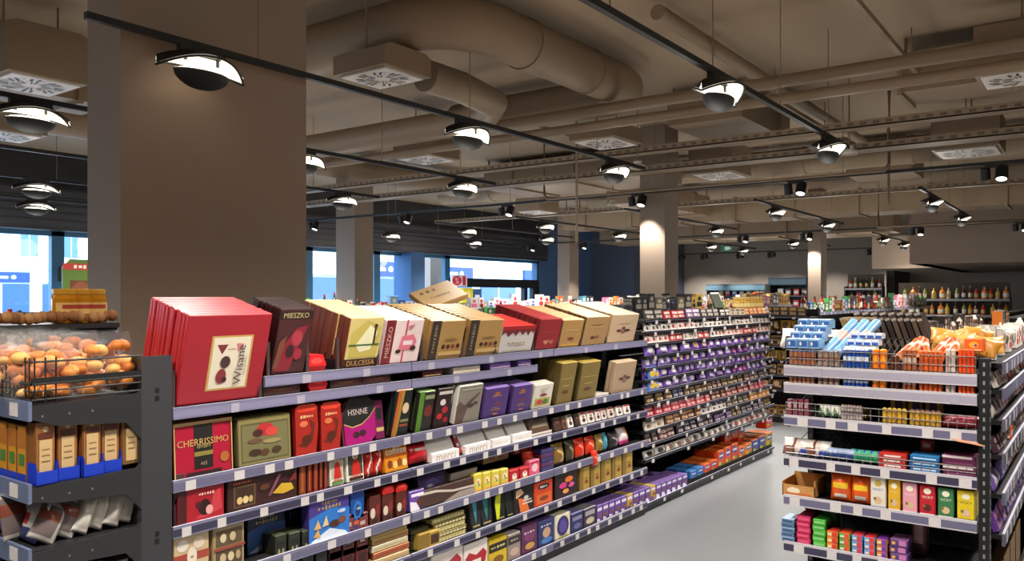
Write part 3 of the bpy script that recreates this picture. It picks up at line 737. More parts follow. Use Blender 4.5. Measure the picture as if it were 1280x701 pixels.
topbox(427, 471, 397, 448, A0+.003, 8, .045, .22, 'cream_bronze_box', 'd9c67c',
    [('r',0,0,1,.17,'3a1c16'), ('t','DULCESSA',.5,.085,.8,'caa25a'), ('p',[(.12,.2),(.9,.2),(.95,.8),(.5,.95),(.1,.7)],'c9b45c'), ('p',[(.25,.45),(.6,.85),(.85,.7),(.7,.35),(.4,.3)],'efe7bd'), ('r',.74,.45,.80,.8,'3a2a1a'), ('e',.77,.83,.05,.04,'3a2a1a'), ('r',.05,.44,.95,.465,'3f6a3a')],
    'e6d9a8', '7a3a26', 'cream and bronze gift box with a brown lower band', .042)
topbox(474, 522, 400, 451, A0+.003, 7, .045, .2, 'pink_white_box', 'ecd3cf',
    [('r',0,0,.24,1,'7c1e28'), ('t','MIESZKO',.12,.5,.7,'d9b9a0',1), ('r',.52,0,.56,1,'c4384e'), ('p',[(.4,.3),(.8,.3),(.86,.5),(.75,.66),(.45,.62)],'e2788a'), ('r',.5,.42,.75,.52,'f3dfe0'), ('e',.4,.28,.07,.045,'3a2018'), ('e',.78,.34,.08,.06,'4a2418'), ('p',[(.55,.85),(.62,.78),(.75,.9)],'c97080')],
    'f0e6e0', 'dcc4bd', 'white and pink gift box with a dark red side band', .04)
for k, (x0, x1) in enumerate(((532, 575), (580, 622))):
    topbox(x0, x1, 401-k, 450-k*3, A0+.003, 10, .040, .2, 'tan_gift_box', 'b08a50',
        [('r',0,0,.26,1,'3b2d28'), ('t','SOLIDARNO',.13,.55,.75,'8c7a5a',1), ('e',.42,.32,.055,.06,'4a2c20'), ('e',.56,.32,.055,.06,'5a3424'), ('e',.70,.32,.055,.06,'8c3a34'), ('e',.85,.33,.055,.06,'3b2119'), ('t','PRALINE',.62,.5,.4,'7a5a30'), ('r',.3,.1,.97,.2,'c8a468')],
        'cba363', '8f6b3c', ('tan gift box with a dark side band, left stack', 'tan gift box with a dark side band, right stack')[k], .035)
# one tan box laid askew on the right stack
p = carton('loose_tan_box', .30, .036, .24, 'd2ab70', [('e',.2,.75,.04,.06,'5a3424'),('e',.35,.75,.04,.06,'4a2c20'),('e',.5,.75,.04,.06,'8c3a34'),('t','PRALINE',.5,.4,.5,'7a5a30')], 'dcb77c', 'b98d52')
o = put(p, (XA(570, 3.3), 3.36, 1.70), 'single tan gift box lying askew on top of the tan stacks', 'gift box', rz=-.35, lean=1.15, d=0, roll=-.30)
topbox(622, 664, 408, 445, A0+.003, 6, .05, .2, 'white_drip_box', 'c9c1bd',
    [('r',0,.84,1,1,'a11d22'), ('p',[(0,.86),(1,.86),(.95,.66),(.88,.8),(.8,.6),(.72,.78),(.62,.64),(.52,.8),(.42,.62),(.32,.76),(.2,.6),(.1,.78),(0,.66)],'6d2628'), ('t','SWEET',.5,.36,.6,'a99a66'), ('t','MOMENTS',.5,.27,.5,'9a8b70'), ('r',.1,.08,.9,.1,'a99a66')],
    'd92f2a', 'd7cfc8', 'white gift box with dripping dark red icing print', .045)
topbox(668, 696, 399, 441, A0+.003, 9, .045, .2, 'red_heart_box', '8e2329', [('p',[(.3,.25),(.42,.15),(.54,.25),(.5,.32),(.42,.27),(.34,.32)],'c98a6a'), ('p',[(.55,.25),(.66,.15),(.76,.25),(.72,.32),(.66,.27),(.6,.32)],'b8705a'), ('r',.2,.55,.8,.57,'b04a44')], 'a82c30', '7a1c22', 'deep red gift box with two small hearts', .04)
topbox(697, 724, 400, 438, A0+.003, 9, .045, .2, 'gold_kraft_box', 'a9824c', [('e',.5,.3,.16,.07,'7a3a24'), ('r',.1,.05,.9,.12,'c79a3e'), ('r',.2,.6,.8,.63,'c9a870')], 'd0ab7a', '8f6b3c', 'narrow light brown gift box between the red and tan ones', .04)
topbox(726, 756, 396, 436, A0+.003, 9, .045, .2, 'tan_flower_box', 'a68354', [('e',.4,.26,.1,.06,'6a3524'), ('e',.58,.28,.1,.06,'8a5a3a'), ('r',.2,.62,.8,.65,'c9a870'), ('r',.3,.7,.7,.72,'7a5a34')], 'dcb88c', '94703f', 'tan gift box with small brown pralines, last but one on top', .04)
topbox(758, 792, 393, 433, A0+.003, 9, .05, .2, 'blush_gift_box', 'c9ab8a', [('e',.35,.42,.10,.05,'5a2c24'), ('e',.5,.5,.07,.06,'6a3a30'), ('e',.64,.42,.12,.05,'4a2a24'), ('e',.5,.36,.08,.04,'8a5a4a'), ('r',.3,.66,.7,.68,'a98a6a')], 'e6ccb0', 'b79672', 'pale blush gift box with a brown flower, rightmost on top', .045)
# small black dividers between the stacks
DV = proto('divider', lambda: (lambda g: (g.box(-.008,.008,0,.012,0,.15,M('4a3a3a',.25)), g.box(-.002,.002,.012,.30,0,.05,BLACK), g.build('shelf_divider', link=False))[-1])(G()))
for i, (px, z) in enumerate(((216, A1), (325, A1), (335, A0), (384, A0), (422, A0), (472, A0), (527, A0), (577, A0), (619, A0), (666, A0), (697, A0), (725, A0), (757, A0))):
    put(DV, (XA(px, 2.955), 2.952, z), 'upright shelf divider on the top tier, %s of the row' % ordi(i, 13), 'divider', group='top tier dividers')

# hexagonal red boxes low on the top tier
HEX = [(.12,.0),(.88,.0),(1,.35),(.82,1),(.18,1),(0,.35)]
hx = polybox('red_hex_box', HEX, .115, .075, .10, 'd8232a', [('e',.5,.62,.3,.2,'f04a44'), ('p',[(.05,.3),(.95,.3),(.88,.02),(.12,.02)],'8e1518')])
stack(hx, XA(396), 2.96, A0+.003, 2, .11, 0, 'small bright red six-sided box between dark and cream gift boxes', 'box', d=0)
stack(hx, XA(396), 2.952, A1+.003, 1, .11, 0, 'small bright red six-sided box under the upper rail of the first bay', 'box', d=0)
low = carton('flat_praline_pack', .20, .16, .045, '3a2424', [('r',.1,.3,.9,.7,'5a2a24'), ('t','PRALINE',.5,.5,.5,'caa25a')], '4a2c28')
for i, px in enumerate((352, 432, 470)): put(low, (XA(px), 2.955, A1+.003), ('flat dark praline pack under the dark rose boxes', 'flat dark praline pack under the cream boxes', 'flat dark praline pack under the pink and white boxes')[i], 'box')
for i, (px, c, t, w) in enumerate(((540, '4a1e20', '5a2a26', .16), (583, 'd9cdbb', 'f2eadd', .24), (625, '8668b4', '9a7cc8', .2), (655, '7a5aa8', 'a286cc', .14))):
    p = carton('flat_gift_pack', w, .09, .035, c, [('r',.1,.2,.9,.3,'c9b27c')], t)
    put(p, (XA(px), 2.955, A1+.003), ('flat dark red gift pack between the double rails', 'flat cream gift pack between the double rails', 'flat lilac gift pack between the double rails, left', 'flat lilac gift pack between the double rails, right')[i], 'box')

# ------------------------------------------------------------------ generic shelf filler: (x0, x1, ytop, ...) along the front edge
def item(x0, x1, yt, z, name, body, art, desc, cat='box', top=None, side=None, d=.10, lean=.0, n=1, pitch=None, yy=2.955, gap=.004):
    if n >= 2 and lean > .15: lean = -.2; yy += .02; pitch = d+.002; z += .0
    a, b = XA(x0, yy), XA(x1, yy); h = (ZA((x0+x1)/2, yt, yy-(.02 if lean < 0 else 0))-z)/max(.6, math.cos(lean))
    p = carton(name, max(.02, b-a-gap), d, max(.02, h), body, art, top, side)
    stack(p, (a+b)/2, yy, z, n, pitch or d+.006, lean, desc, cat, None, d)
B, C_, D_, E_, F_ = 1.003, .823, .588, .373, .103
# --- tier B, first bay
item(217, 291, 527, B, 'cherry_liqueur_box', 'a81433', [('r',0,.94,1,1,'c9a56a'),('r',.34,.12,.66,.94,'1f1c18'),('r',.34,.36,.66,.44,'8a7a3a'),('t','CHERRISSIMO',.5,.62,.88,'c9a060'),('t','CHERRIES',.5,.54,.24,'8a7a4a'),('e',.86,.28,.08,.1,'a8662e'),('r',.2,.0,.8,.08,'2a1414'),('r',0,0,.02,1,'c9a56a'),('r',.98,0,1,1,'c9a56a'),('t','XX',.5,.22,.12,'8a7a6a')], 'crimson cherry liqueur box with a black centre band', top='d4224a', side='7c1024', d=.055, lean=.05, n=3)
item(298, 365, 521, B, 'gold_frame_tin', '8a7f4e', [('r',.05,.06,.95,.88,'5c5736'),('r',.07,.1,.93,.84,'76704a'),('e',.5,.72,.16,.14,'b82a30'),('e',.62,.66,.12,.1,'d0433c'),('e',.36,.66,.1,.08,'4a2420'),('e',.3,.5,.14,.05,'6a4a34'),('e',.62,.46,.18,.05,'9a8a5a'),('e',.3,.26,.12,.07,'3f2a20'),('e',.48,.24,.08,.07,'5a3a28'),('e',.7,.26,.09,.07,'4a3426')], 'gold framed tin with red roses', top='a99c62', side='6a6240', d=.055, lean=.05, n=3)
for k, (x0, x1, yt) in enumerate(((368, 397, 505), (400, 426, 502))):
    a, b = XA(x0), XA(x1); h = ZA((x0+x1)/2, yt)-B
    p = polybox('red_prism_box', [(.05,0),(.9,0),(1,.5),(.95,.94),(.8,1),(.15,1),(0,.94)], b-a, h, .12, 'a8281e', [('p',[(.0,.93),(.15,1),(.8,1),(.97,.93),(.8,.86),(.15,.86)],'e2402a'),('p',[(.12,.2),(.5,.15),(.75,.3),(.85,.6),(.6,.7),(.7,.45),(.4,.3)],'6a2418'),('e',.5,.3,.22,.1,'54200f'),('e',.35,.62,.18,.06,'d8714a'),('t','CREMA',.5,.76,.6,'e8b080')])
    put(p, ((a+b)/2, 2.955, B), ('tall red faceted praline box with brown swirl, left of the pair', 'tall red faceted praline box with brown swirl, right of the pair')[k], 'box')
ov = [(.5+.5*math.cos(t), .5+.5*math.sin(t)) for t in [-PI/2+2*PI*i/24 for i in range(24)]]
ovb = [(u if v > .45 else .5+(u-.5)*1.0, max(0, v*1.06-.06) if v > .5 else max(0, .5-(.5-v)*1.0)) for u, v in ov]
a, b = XA(432), XA(470); h = ZA(450, 492)-B
p = polybox('round_black_magenta_box', [(.02,0),(.8,0),(.97,.12),(1,.5),(.93,.78),(.75,.95),(.5,1),(.28,.95),(.1,.78),(0,.5)], b-a+.01, h, .06, 'a3166e', [('p',[(0,.42),(.25,.34),(.55,.38),(.8,.5),(1,.66),(.93,.8),(.75,.95),(.5,1),(.28,.95),(.1,.78),(0,.58)],'1e1c1a'),('p',[(0,.40),(.25,.32),(.55,.36),(.8,.48),(1,.64),(1,.66),(.8,.5),(.55,.38),(.25,.34),(0,.42)],'c9a86a'),('t','HSNNE',.45,.62,.6,'c8b8b4'),('e',.35,.18,.1,.06,'3a1a26'),('e',.55,.2,.1,.06,'3a1a26')], rim='8a7f5a')
put(p, ((a+b)/2, 2.955, B), 'rounded black and magenta praline box on the second tier', 'box', lean=.12, d=.05)
item(470, 482, 502, B, 'magenta_carton', '6a1a48', [('r',.2,.5,.8,.8,'1e1c1a'),('r',.1,.2,.9,.3,'c9a86a')], 'narrow magenta carton beside the rounded box', d=.06, lean=.12)
item(488, 509, 487, B, 'orange_black_box', '1f2420', [('p',[(0,0),(.12,0),(.3,1),(.12,1)],'c9621e'),('p',[(.12,0),(.3,0),(.5,1),(.3,1)],'b5873a'),('e',.65,.6,.2,.12,'e8c8a0'),('r',.4,.2,.9,.26,'9a4a2a'),('r',.4,.3,.9,.36,'8a8a5a')], 'black box with orange and gold stripe leaning at the bay end', top='c9a080', d=.03, lean=.25, n=2)
# --- tier B, second bay
item(518, 538, 489, B, 'green_edge_box', '2a2420', [('r',0,0,.3,1,'5a8a2a'),('e',.65,.5,.25,.15,'7a2a20'),('r',.35,.8,.95,.9,'8a9a6a')], 'dark box with a bright green edge', top='98b878', d=.03, lean=.22, n=3)
item(541, 560, 485, B, 'cherry_mix_box', '2e1c1c', [('e',.3,.3,.2,.08,'c02a2a'),('e',.6,.45,.2,.09,'b8242a'),('e',.4,.65,.2,.08,'e8dcd8'),('e',.7,.7,.16,.07,'3a1416'),('e',.7,.2,.16,.07,'a81c22'),('r',.05,.85,.95,.93,'d8ccc4')], 'black box printed with red cherries and white blossoms', d=.03, lean=.22, n=3)
item(567, 598, 481, B, 'grey_pearl_box', '8f8779', [('p',[(.0,0),(.3,0),(.45,.4),(.1,.6),(0,.5)],'6a5248'),('e',.55,.45,.14,.06,'4a3a34'),('e',.75,.5,.1,.05,'5a4840'),('p',[(.1,.3),(.6,.55),(.9,.75),(.85,.78),(.5,.6),(.1,.34)],'5a4c44'),('r',.1,.88,.9,.9,'c9c0b0')], 'pearl grey gift box with a brown twig print', top='ded6c8', side='e6e0d4', d=.04, lean=.2, n=4)
for k, (x0, x1, yt) in enumerate(((602, 632, 484), (637, 661, 481))):
    item(x0, x1, yt, B, 'purple_gift_box', '53387a', [('t','Fresco',.5,.72,.4,'b8803e'),('e',.5,.8,.12,.04,'b8602e'),('e',.55,.45,.14,.05,'8a3a3a'),('r',.3,.25,.7,.28,'b8803e'),('r',.35,.32,.65,.34,'9a7aa8'),('e',.5,.12,.12,.03,'b8803e')], ('deep purple gift box, left stack of the pair', 'deep purple gift box, right stack of the pair')[k], top='9377c4', side='4a306c', d=.045, lean=.2, n=4)
item(664, 688, 480, B, 'white_gold_heart_box', 'e2d9cb', [('r',.1,.12,.9,.42,'b8a83e'),('e',.35,.27,.15,.1,'c8344a'),('e',.65,.27,.15,.1,'4a7a3a'),('p',[(.3,.8),(.5,.6),(.8,.85)],'c9bfae'),('e',.5,.55,.2,.05,'8a2a2a')], 'white gift box with a gold label and coloured dots', d=.04, lean=.24, n=2)
for k, (x0, x1, yt, yl) in enumerate(((693, 714, 451, 1), (719, 744, 450, 1))):
    item(x0, x1, yt+2, B, 'olive_gold_box', '857039', [('e',.5,.28,.2,.05,'6a3a2a'),('r',.15,.6,.85,.62,'b8a05a'),('r',.3,.42,.7,.45,'b8a05a'),('r',0,0,.06,1,'5c4d26')], ('olive gold gift box, narrower stack of two', 'olive gold gift box, wider stack of two')[k], top='b59b45', side='6c5a2c', d=.05, lean=.2, n=4)
item(764, 790, 452, B, 'tan_flower_case', 'b99c7c', [('e',.35,.45,.11,.05,'5a3a34'),('e',.5,.52,.08,.05,'6a4a40'),('e',.66,.46,.12,.05,'5a3a34'),('e',.5,.38,.1,.04,'8a6a5a')], 'tan gift box with a brown flower, last on the second tier', top='d6bb99', side='c9ad8c', d=.035, lean=.2, n=2)
item(745, 761, 497, B, 'white_frill_box', 'd9cfc6', [('r',.1,.3,.9,.5,'a89a8c')], 'low white frilled box between the olive and tan ones', d=.12)
# --- tier C, first bay
for i in range(3):
    item(217+i*17, 232+i*17, 592, C_+.085, 'clear_praline_pack', '4a3430', [('r',.1,.2,.9,.8,'6a4a40'),('r',.2,.55,.8,.7,'a89a90')], 'clear praline pack in the upper layer over the red box, %s' % ordi(i, 3), d=.12)
item(216, 232, 612, C_, 'dark_plum_box', '3a1a1c', [('r',.3,.1,.8,.9,'5a2626')], 'narrow dark plum box left of the red one', d=.14)
item(222, 281, 609, C_, 'red_chocolate_box', 'a81a28', [('r',0,0,.18,1,'4a1216'),('p',[(.35,.1),(.6,.1),(.95,.25),(.9,.9),(.75,.75),(.7,.4)],'c83a44'),('e',.56,.4,.13,.24,'2c1212'),('e',.66,.3,.08,.14,'e8a8a0'),('e',.42,.5,.05,.1,'4a1a1a'),('t','CHERRY',.6,.8,.35,'e8c8b8')], 'red chocolate box with a dark cherry swirl on the third tier', top='c8404a', d=.12, yy=2.948)
item(284, 372, 590, C_, 'brown_praline_case', '3a1d1a', [('r',.08,.1,.38,.72,'6a5034'),('r',.10,.14,.36,.68,'3e2a1a'),('e',.16,.3,.04,.11,'d8b878'),('e',.24,.3,.04,.11,'e0c890'),('e',.31,.3,.03,.1,'c8a868'),('t','PRALINES',.2,.82,.26,'c05a28'),('p',[(.62,.3),(.78,.22),(.94,.3),(.9,.5),(.75,.55)],'d0a82c'),('p',[(.55,.25),(.60,.25),(.75,.85),(.70,.85)],'7a4a5a'),('e',.5,.55,.07,.09,'5a3624'),('p',[(.85,.55),(.98,.6),(.96,.85)],'7a2a28')], 'long dark brown praline case with yellow swirl', top='2e1614', d=.10)
for i, (x0, x1, c) in enumerate(((374,383,'7a3a1c'),(384,391,'6a2018'),(392,398,'8a2a1c'),(399,404,'5a1a18'),(405,410,'6e1c1c'))):
    item(x0, x1, 572-i, C_, 'slim_bar_carton', c, [('r',.25,.1,.6,.9,'a8582c')], 'slim reddish bar carton on end, %s of five' % ordi(i, 5), top='a04030', d=.12)
for k, (x0, x1) in enumerate(((413, 431), (434, 456))):
    item(x0, x1, 563-k*2, C_, 'portrait_praline_box', 'e6dfd2', [('r',.08,.2,.92,.92,'4a4438' if k else 'b8ad98'),('e',.5,.75,.16,.1,'e8e0d4'),('e',.5,.7,.09,.08,'dcae90'),('p',[(.25,.2),(.8,.2),(.7,.6),(.5,.66),(.35,.6)],'c0281e'),('r',.1,.05,.9,.14,'5a8a4a' if not k else '2a2420'),('t','MOZART',.5,.145,.6,'a8281e')], 'white praline box with a red-coated portrait, %s' % ('left one' if not k else 'right one'), d=.06, lean=.08)
rp = lambda u, v: 'f0e6dc' if abs(u-.5+.2*math.sin(6*v)) < .07 else ('8e1a14' if v < .12 or v > .9 else 'c8281a')
for k, (x0, x1) in enumerate(((458, 470), (469, 481))):
    put(pouch('red_candy_pouch', XA(x1)-XA(x0), ZA(465,559)-C_, .05, rp, seed=3+k), ((XA(x0)+XA(x1))/2, 2.955, C_), 'red candy pouch with a white swirl, %s' % ('left one' if not k else 'right one'), 'pouch', lean=.1, d=.04)
item(482, 511, 550, C_, 'hazelnut_caramel_box', 'd8871e', [('r',0,.78,1,1,'e8a83a'),('t','toffifee',.5,.64,.9,'fff4e0'),('r',0,.44,1,.5,'a84a14'),('e',.2,.25,.1,.12,'7a3a14'),('e',.42,.2,.1,.12,'e8c070'),('e',.62,.27,.1,.12,'8a4a1a'),('e',.82,.22,.1,.12,'f0d090')], 'orange hazelnut caramel box at the end of the third tier', top='f0b040', d=.05, lean=.12, n=2)
# --- tier D, first bay
item(216, 262, 664, D_, 'striped_wafer_box', 'cdb389', [('r',0,.42,1,.58,'a8483a'),('e',.25,.75,.16,.12,'e8dcd0'),('e',.7,.75,.16,.12,'e2cdb8'),('e',.25,.25,.16,.12,'e8d4c0'),('e',.7,.22,.16,.12,'efe4d8'),('e',.5,.5,.14,.2,'e8dcc8'),('t','8',.5,.5,.08,'a8483a')], 'cream box with white pralines and a rust stripe', top='b8a078', d=.16)
item(266, 306, 655, D_, 'window_praline_box', 'a8926c', [('r',.08,.12,.92,.46,'5a4632'),('r',.08,.56,.92,.9,'66523a'),('e',.3,.3,.1,.1,'c8b48c'),('e',.55,.3,.1,.1,'d8c8a0'),('e',.78,.3,.08,.1,'b8a07c'),('e',.3,.73,.1,.1,'d8c8a0'),('e',.6,.73,.1,.1,'c8b48c'),('r',.0,.48,1,.54,'9a4434')], 'beige praline box with two clear windows', top='c0aa84', d=.16)
blue = lambda a, b_: [('p',[(.0,.0),(1,0),(1,.62),(.5,.7),(0,.55)],a),('p',[(.05,.05),(.5,.25),(.9,.1),(.95,.02),(.05,.02)],b_),('t','SMOOTH',.5,.84,.4,'a8925a'),('t','MOMENTS',.5,.73,.6,'a8925a'),('e',.62,.33,.14,.08,'4a2c24'),('e',.8,.38,.1,.08,'7a4a3a')]
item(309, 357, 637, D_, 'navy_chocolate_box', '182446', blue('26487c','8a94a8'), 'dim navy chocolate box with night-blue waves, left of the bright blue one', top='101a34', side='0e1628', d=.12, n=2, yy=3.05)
item(386, 437, 618, D_, 'bright_blue_snow_box', '4a3a8c', blue('2f78cc','dce8f4')+[('p',[(.1,.3),(.2,.5),(.28,.3)],'e0b070'),('p',[(.3,.32),(.4,.56),(.46,.34)],'e8c890'),('p',[(.08,.14),(.2,.3),(.26,.12)],'e0a860'),('t','Caramel',.78,.58,.2,'eef4fa')], 'bright blue and purple chocolate box with snowy pralines', top='6a50b0', d=.06, yy=2.948)
item(438, 456, 613, D_, 'blue_swirl_box', '1e4a98', [('e',.5,.5,.3,.25,'2a78c8'),('e',.5,.5,.18,.15,'1a3470'),('e',.4,.2,.2,.06,'c85a3a'),('t','S',.55,.55,.3,'b8ccd8')], 'blue box with a swirl emblem right of the snow box', d=.06)
item(362, 384, 634, D_, 'midnight_box', '141c38', [('r',.2,.2,.8,.4,'24386c')], 'midnight blue box behind the snow box', d=.1, yy=3.06)
HEART = [(.5,0),(.85,.3),(1,.65),(.95,.88),(.76,1),(.58,.93),(.5,.8),(.42,.93),(.24,1),(.05,.88),(0,.65),(.15,.3)]
for i, (px, yt) in enumerate(((468, 611), (484, 609), (501, 606))):
    z = D_; hh = ZA(px, yt+8)-z
    p = polybox('cherry_tub', [(.1,0),(.9,0),(1,.6),(.96,1),(.04,1),(0,.6)], .078, hh, .09, '5c2a22', [('e',.3,.4,.22,.18,'d8ccb8'),('e',.72,.5,.18,.2,'8c2a26'),('e',.5,.15,.3,.08,'3a1a16')])
    put(p, (XA(px), 2.955, z), 'brown and white praline tub, %s under the red lids' % ordi(i, 3), 'tub')
    p = polybox('red_heart_lid_box', [(.05,0),(.95,0),(1,.5),(.85,1),(.15,1),(0,.5)], .085, .035, .1, 'c8231e', [('p',[(.2,.55),(.8,.55),(.7,.9),(.3,.9)],'e84a3a')])
    if i: put(p, (XA(px), 2.953, z+hh+.002), 'small red box resting on the praline tubs, %s' % ('left one' if i == 1 else 'right one'), 'box')
# --- tier E, first bay
for i in range(4):
    item(344+i*17, 359+i*17, 668-i*3, E_, 'dark_window_pack', '2c3024', [('r',.1,.5,.9,.9,'1c1e1a'),('e',.3,.7,.12,.1,'a89a4a'),('e',.65,.7,.12,.1,'8a9a8a'),('r',.1,.1,.9,.4,'3a3f30'),('e',.5,.25,.2,.08,'c8bfa0')], 'dark pack with clear windows on the fifth tier, %s' % ordi(i, 4), top='4a4e3a', d=.12)
for j in range(2):
    for i in range(3):
        item(411+i*17, 427+i*17, 664-j*19-i*2, E_+(.0 if not j else .105), 'maroon_sleeve', '5c2226', [('r',.08,.6,.92,.9,'7a3a3a'),('r',.2,.2,.8,.45,'3a1618'),('r',.3,.7,.7,.8,'c0a8a0')], 'maroon sleeve pack, %s of the %s layer' % (ordi(i, 3), 'lower' if not j else 'upper'), top='7c3438', d=.12)
for j, (c, tp) in enumerate((('c9a878','e8d8a8'),('a85a3a','d89a5a'),('cfc0a0','efe6c8'),('b08a4a','e0cc8a'),('c0a060','d8b860'))):
    z = E_+.002+j*.034; p = carton('flat_cream_tin', XA(511)-XA(466), .2, .03, c, [('r',.05,.35,.95,.5,'8a3a2a' if j % 2 else 'b8a070')], tp)
    put(p, ((XA(511)+XA(466))/2+.006*(j % 2), 2.957+.004*j, z), 'flat gold and cream tin, %s of the pile' % ('bottom one' if j == 0 else 'top one' if j == 4 else ORD[j]+' from the bottom'), 'tin')
# base tier, first bay
for i in range(6):
    item(330+i*30, 356+i*30, 706-i*1, .25, 'amber_snack_bag_box', '8a5a2a', [('r',.1,.5,.9,.9,'c89a4a')], 'amber carton low in the first bay, %s of its row' % ordi(i, 6), d=.12) if i > 4 else None
# --- tier C, second bay
for k, (x0, x1, yb) in enumerate(((515, 541, 0),)):
    put(pouch('glossy_red_bag', .17, .12, .07, lambda u, v: 'f0d0c8' if .5 < v < .6 and u > .3 else ('a01418' if v < .25 else 'd0202a'), seed=8), (XA(527), 2.95, C_), 'glossy red sweet bag at the left end of the second bay', 'bag', lean=.35, d=.07)
def merci(x0, x1, yt, c1, c2, txt, desc):
    w = XA(x1)-XA(x0)-.006
    p = carton('white_chocolate_case', w, .05, .17, 'ece6e0', [('r',.25,.5,.6,.98,c1),('r',.28,.55,.57,.9,c2)], 'f2ece6', 'dcd2ca')
    put(p, ((XA(x0)+XA(x1))/2, 2.985, C_+.03), desc+', leaning upper box', 'box', lean=.55, d=.04)
    p = carton('white_display_tray', w, .08, .05, 'efe9e4', [('t',txt,.5,.5,.7,'b8a89c'),('r',0,0,1,.08,c1)], 'ffffff')
    put(p, ((XA(x0)+XA(x1))/2, 2.95, C_), desc+', display tray', 'display tray')
merci(538, 573, 540, 'c02a30', '7a2a24', 'merci', 'white case with a red seal, left')
merci(580, 612, 536, 'c8202c', '8a3428', 'merci', 'white case with a red seal, right')
merci(614, 637, 532, '2a8a4c', '3a3a24', 'mints', 'white case with a green seal')
merci(639, 664, 524, '2a3c84', '24306a', 'milch', 'white case with a blue seal')
item(573, 579, 537, C_, 'red_white_slim_bar', 'a01c26', [('e',.5,.3,.3,.07,'efe6dc'),('e',.5,.6,.3,.07,'efe6dc')], 'slim dark red bar with white dots between the white cases', d=.03, lean=.5, yy=2.97)
item(665, 688, 522, C_, 'brown_biscuit_box', '5a4436', [('r',.1,.3,.9,.5,'8a7a66'),('e',.5,.7,.3,.1,'3a2a22')], 'brown biscuit box right of the white cases', d=.08, lean=.3)
item(665, 690, 540, C_, 'white_wave_tray', 'd8d0c8', [('r',0,.4,1,.6,'8a7a70')], 'low white tray in front of the brown biscuit box', d=.06, yy=2.948)
# tier C, third bay: little white sachets in a row on brown ones
xs = [(694,703,'4a342c'),(704,710,'6a4c3c'),(711,718,'ece4dc'),(720,726,'3c2a26'),(727,735,'e8dfd6'),(736,744,'e8dfd6'),(746,752,'e6d8d0'),(753,759,'e2d4cc'),(761,769,'dccfc6'),(772,779,'f0e8e2'),(781,789,'f0e8e2')]
for i, (x0, x1, c) in enumerate(xs):
    item(x0, x1, 523-i*1.6, C_, 'slim_praline_sachet', c, [('e',.5,.35,.28,.16,'4a2c24'),('e',.5,.62,.2,.08,'8a4a3a'),('r',.1,.84,.9,.97,'c0282c' if i > 3 else '5a4a40')], 'slim praline sachet in a row, %s' % ordi(i, 11), 'sachet', d=.03, lean=.25)
# --- tier D, second bay
item(513, 533, 614, D_, 'lilac_cow_box', '6a4a9c', [('p',[(0,0),(.6,0),(.4,.4),(0,.5)],'e8e0ec'),('r',.1,.7,.9,.85,'efe8f4'),('e',.6,.4,.2,.15,'5a3424')], 'lilac chocolate box at the start of the second bay', top='a488cc', d=.05, lean=.1)
item(526, 560, 594, D_+.01, 'photo_praline_box', '453560', [('e',.5,.55,.3,.25,'5a4a8a'),('e',.4,.5,.12,.12,'c8b8d8'),('e',.7,.45,.15,.12,'3a2430'),('p',[(0,0),(1,0),(1,.2),(0,.4)],'3a2c2c')], 'dark box with a violet flower photograph', d=.04, lean=.2, yy=3.0)
item(524, 594, 607, D_, 'brown_wave_box', '4a3630', [('p',[(0,.75),(.3,.7),(.6,.45),(1,.4),(1,.52),(.6,.58),(.3,.85),(0,.9)],'c8bcb0'),('p',[(.4,0),(1,0),(1,.36),(.7,.36)],'9a8e84')], 'wide brown box with a pale milk wave', d=.06, lean=.1)
item(560, 594, 588, D_+.02, 'cream_swirl_box', 'b9ada0', [('p',[(.05,.3),(.4,.42),(.75,.5),(.95,.4),(.9,.3),(.5,.32),(.2,.2)],'4a342e'),('e',.85,.44,.08,.08,'6a4c48'),('e',.2,.3,.08,.08,'8a6a4a')], 'cream box with a poured chocolate swirl', top='2e2624', d=.05, lean=.25, n=2, yy=3.02)
for i in range(4):
    x0 = 593+i*11; item(x0, x0+10, 592-i*2, D_, 'yellow_bird_carton', 'e0c84a' if i < 3 else 'd8c458', [('e',.5,.55,.3,.2,'f4ecd0'),('e',.45,.55,.14,.1,'e88a2a'),('e',.55,.4,.12,.07,'4a9a5a'),('r',.1,.05,.9,.15,'e8a84a')], 'small yellow carton with a bird print, %s' % ordi(i, 4), top='f0dc6a', d=.05)
item(604, 636, 566, D_+.12, 'gold_window_pack', 'b09a5a', [('r',.1,.15,.45,.85,'8a8a7a'),('r',.55,.15,.9,.85,'7a8a7a'),('e',.3,.5,.1,.15,'b84a3a'),('e',.7,.5,.1,.15,'b84a3a')], 'gold pack with two clear windows above the yellow cartons', top='c8b06a', d=.06, yy=3.05)
for i in range(2):
    x0 = 637+i*13; item(x0, x0+12, 587-i*3, D_, 'red_gnome_carton', 'b8202c', [('e',.5,.4,.25,.3,'f0ead8'),('e',.5,.55,.12,.1,'d88a5a'),('r',.2,.05,.8,.16,'e0a83a')], 'small red carton with a white figure, %s' % ('left one' if not i else 'right one'), top='c83038', d=.05)
item(662, 675, 575, D_, 'pink_gift_carton', 'e05a7c', [('e',.5,.5,.3,.28,'f4c8cc'),('r',.1,.8,.9,.9,'c82a4a')], 'pink carton beside the navy bar stack', top='f08aa4', d=.05)
item(642, 661, 560, D_+.13, 'maroon_photo_pack', '7a2a30', [('r',.1,.2,.9,.8,'a89484'),('e',.5,.5,.2,.2,'7a3a30')], 'maroon pack with a picture window behind the red cartons', top='a8485a', d=.06, yy=3.05)
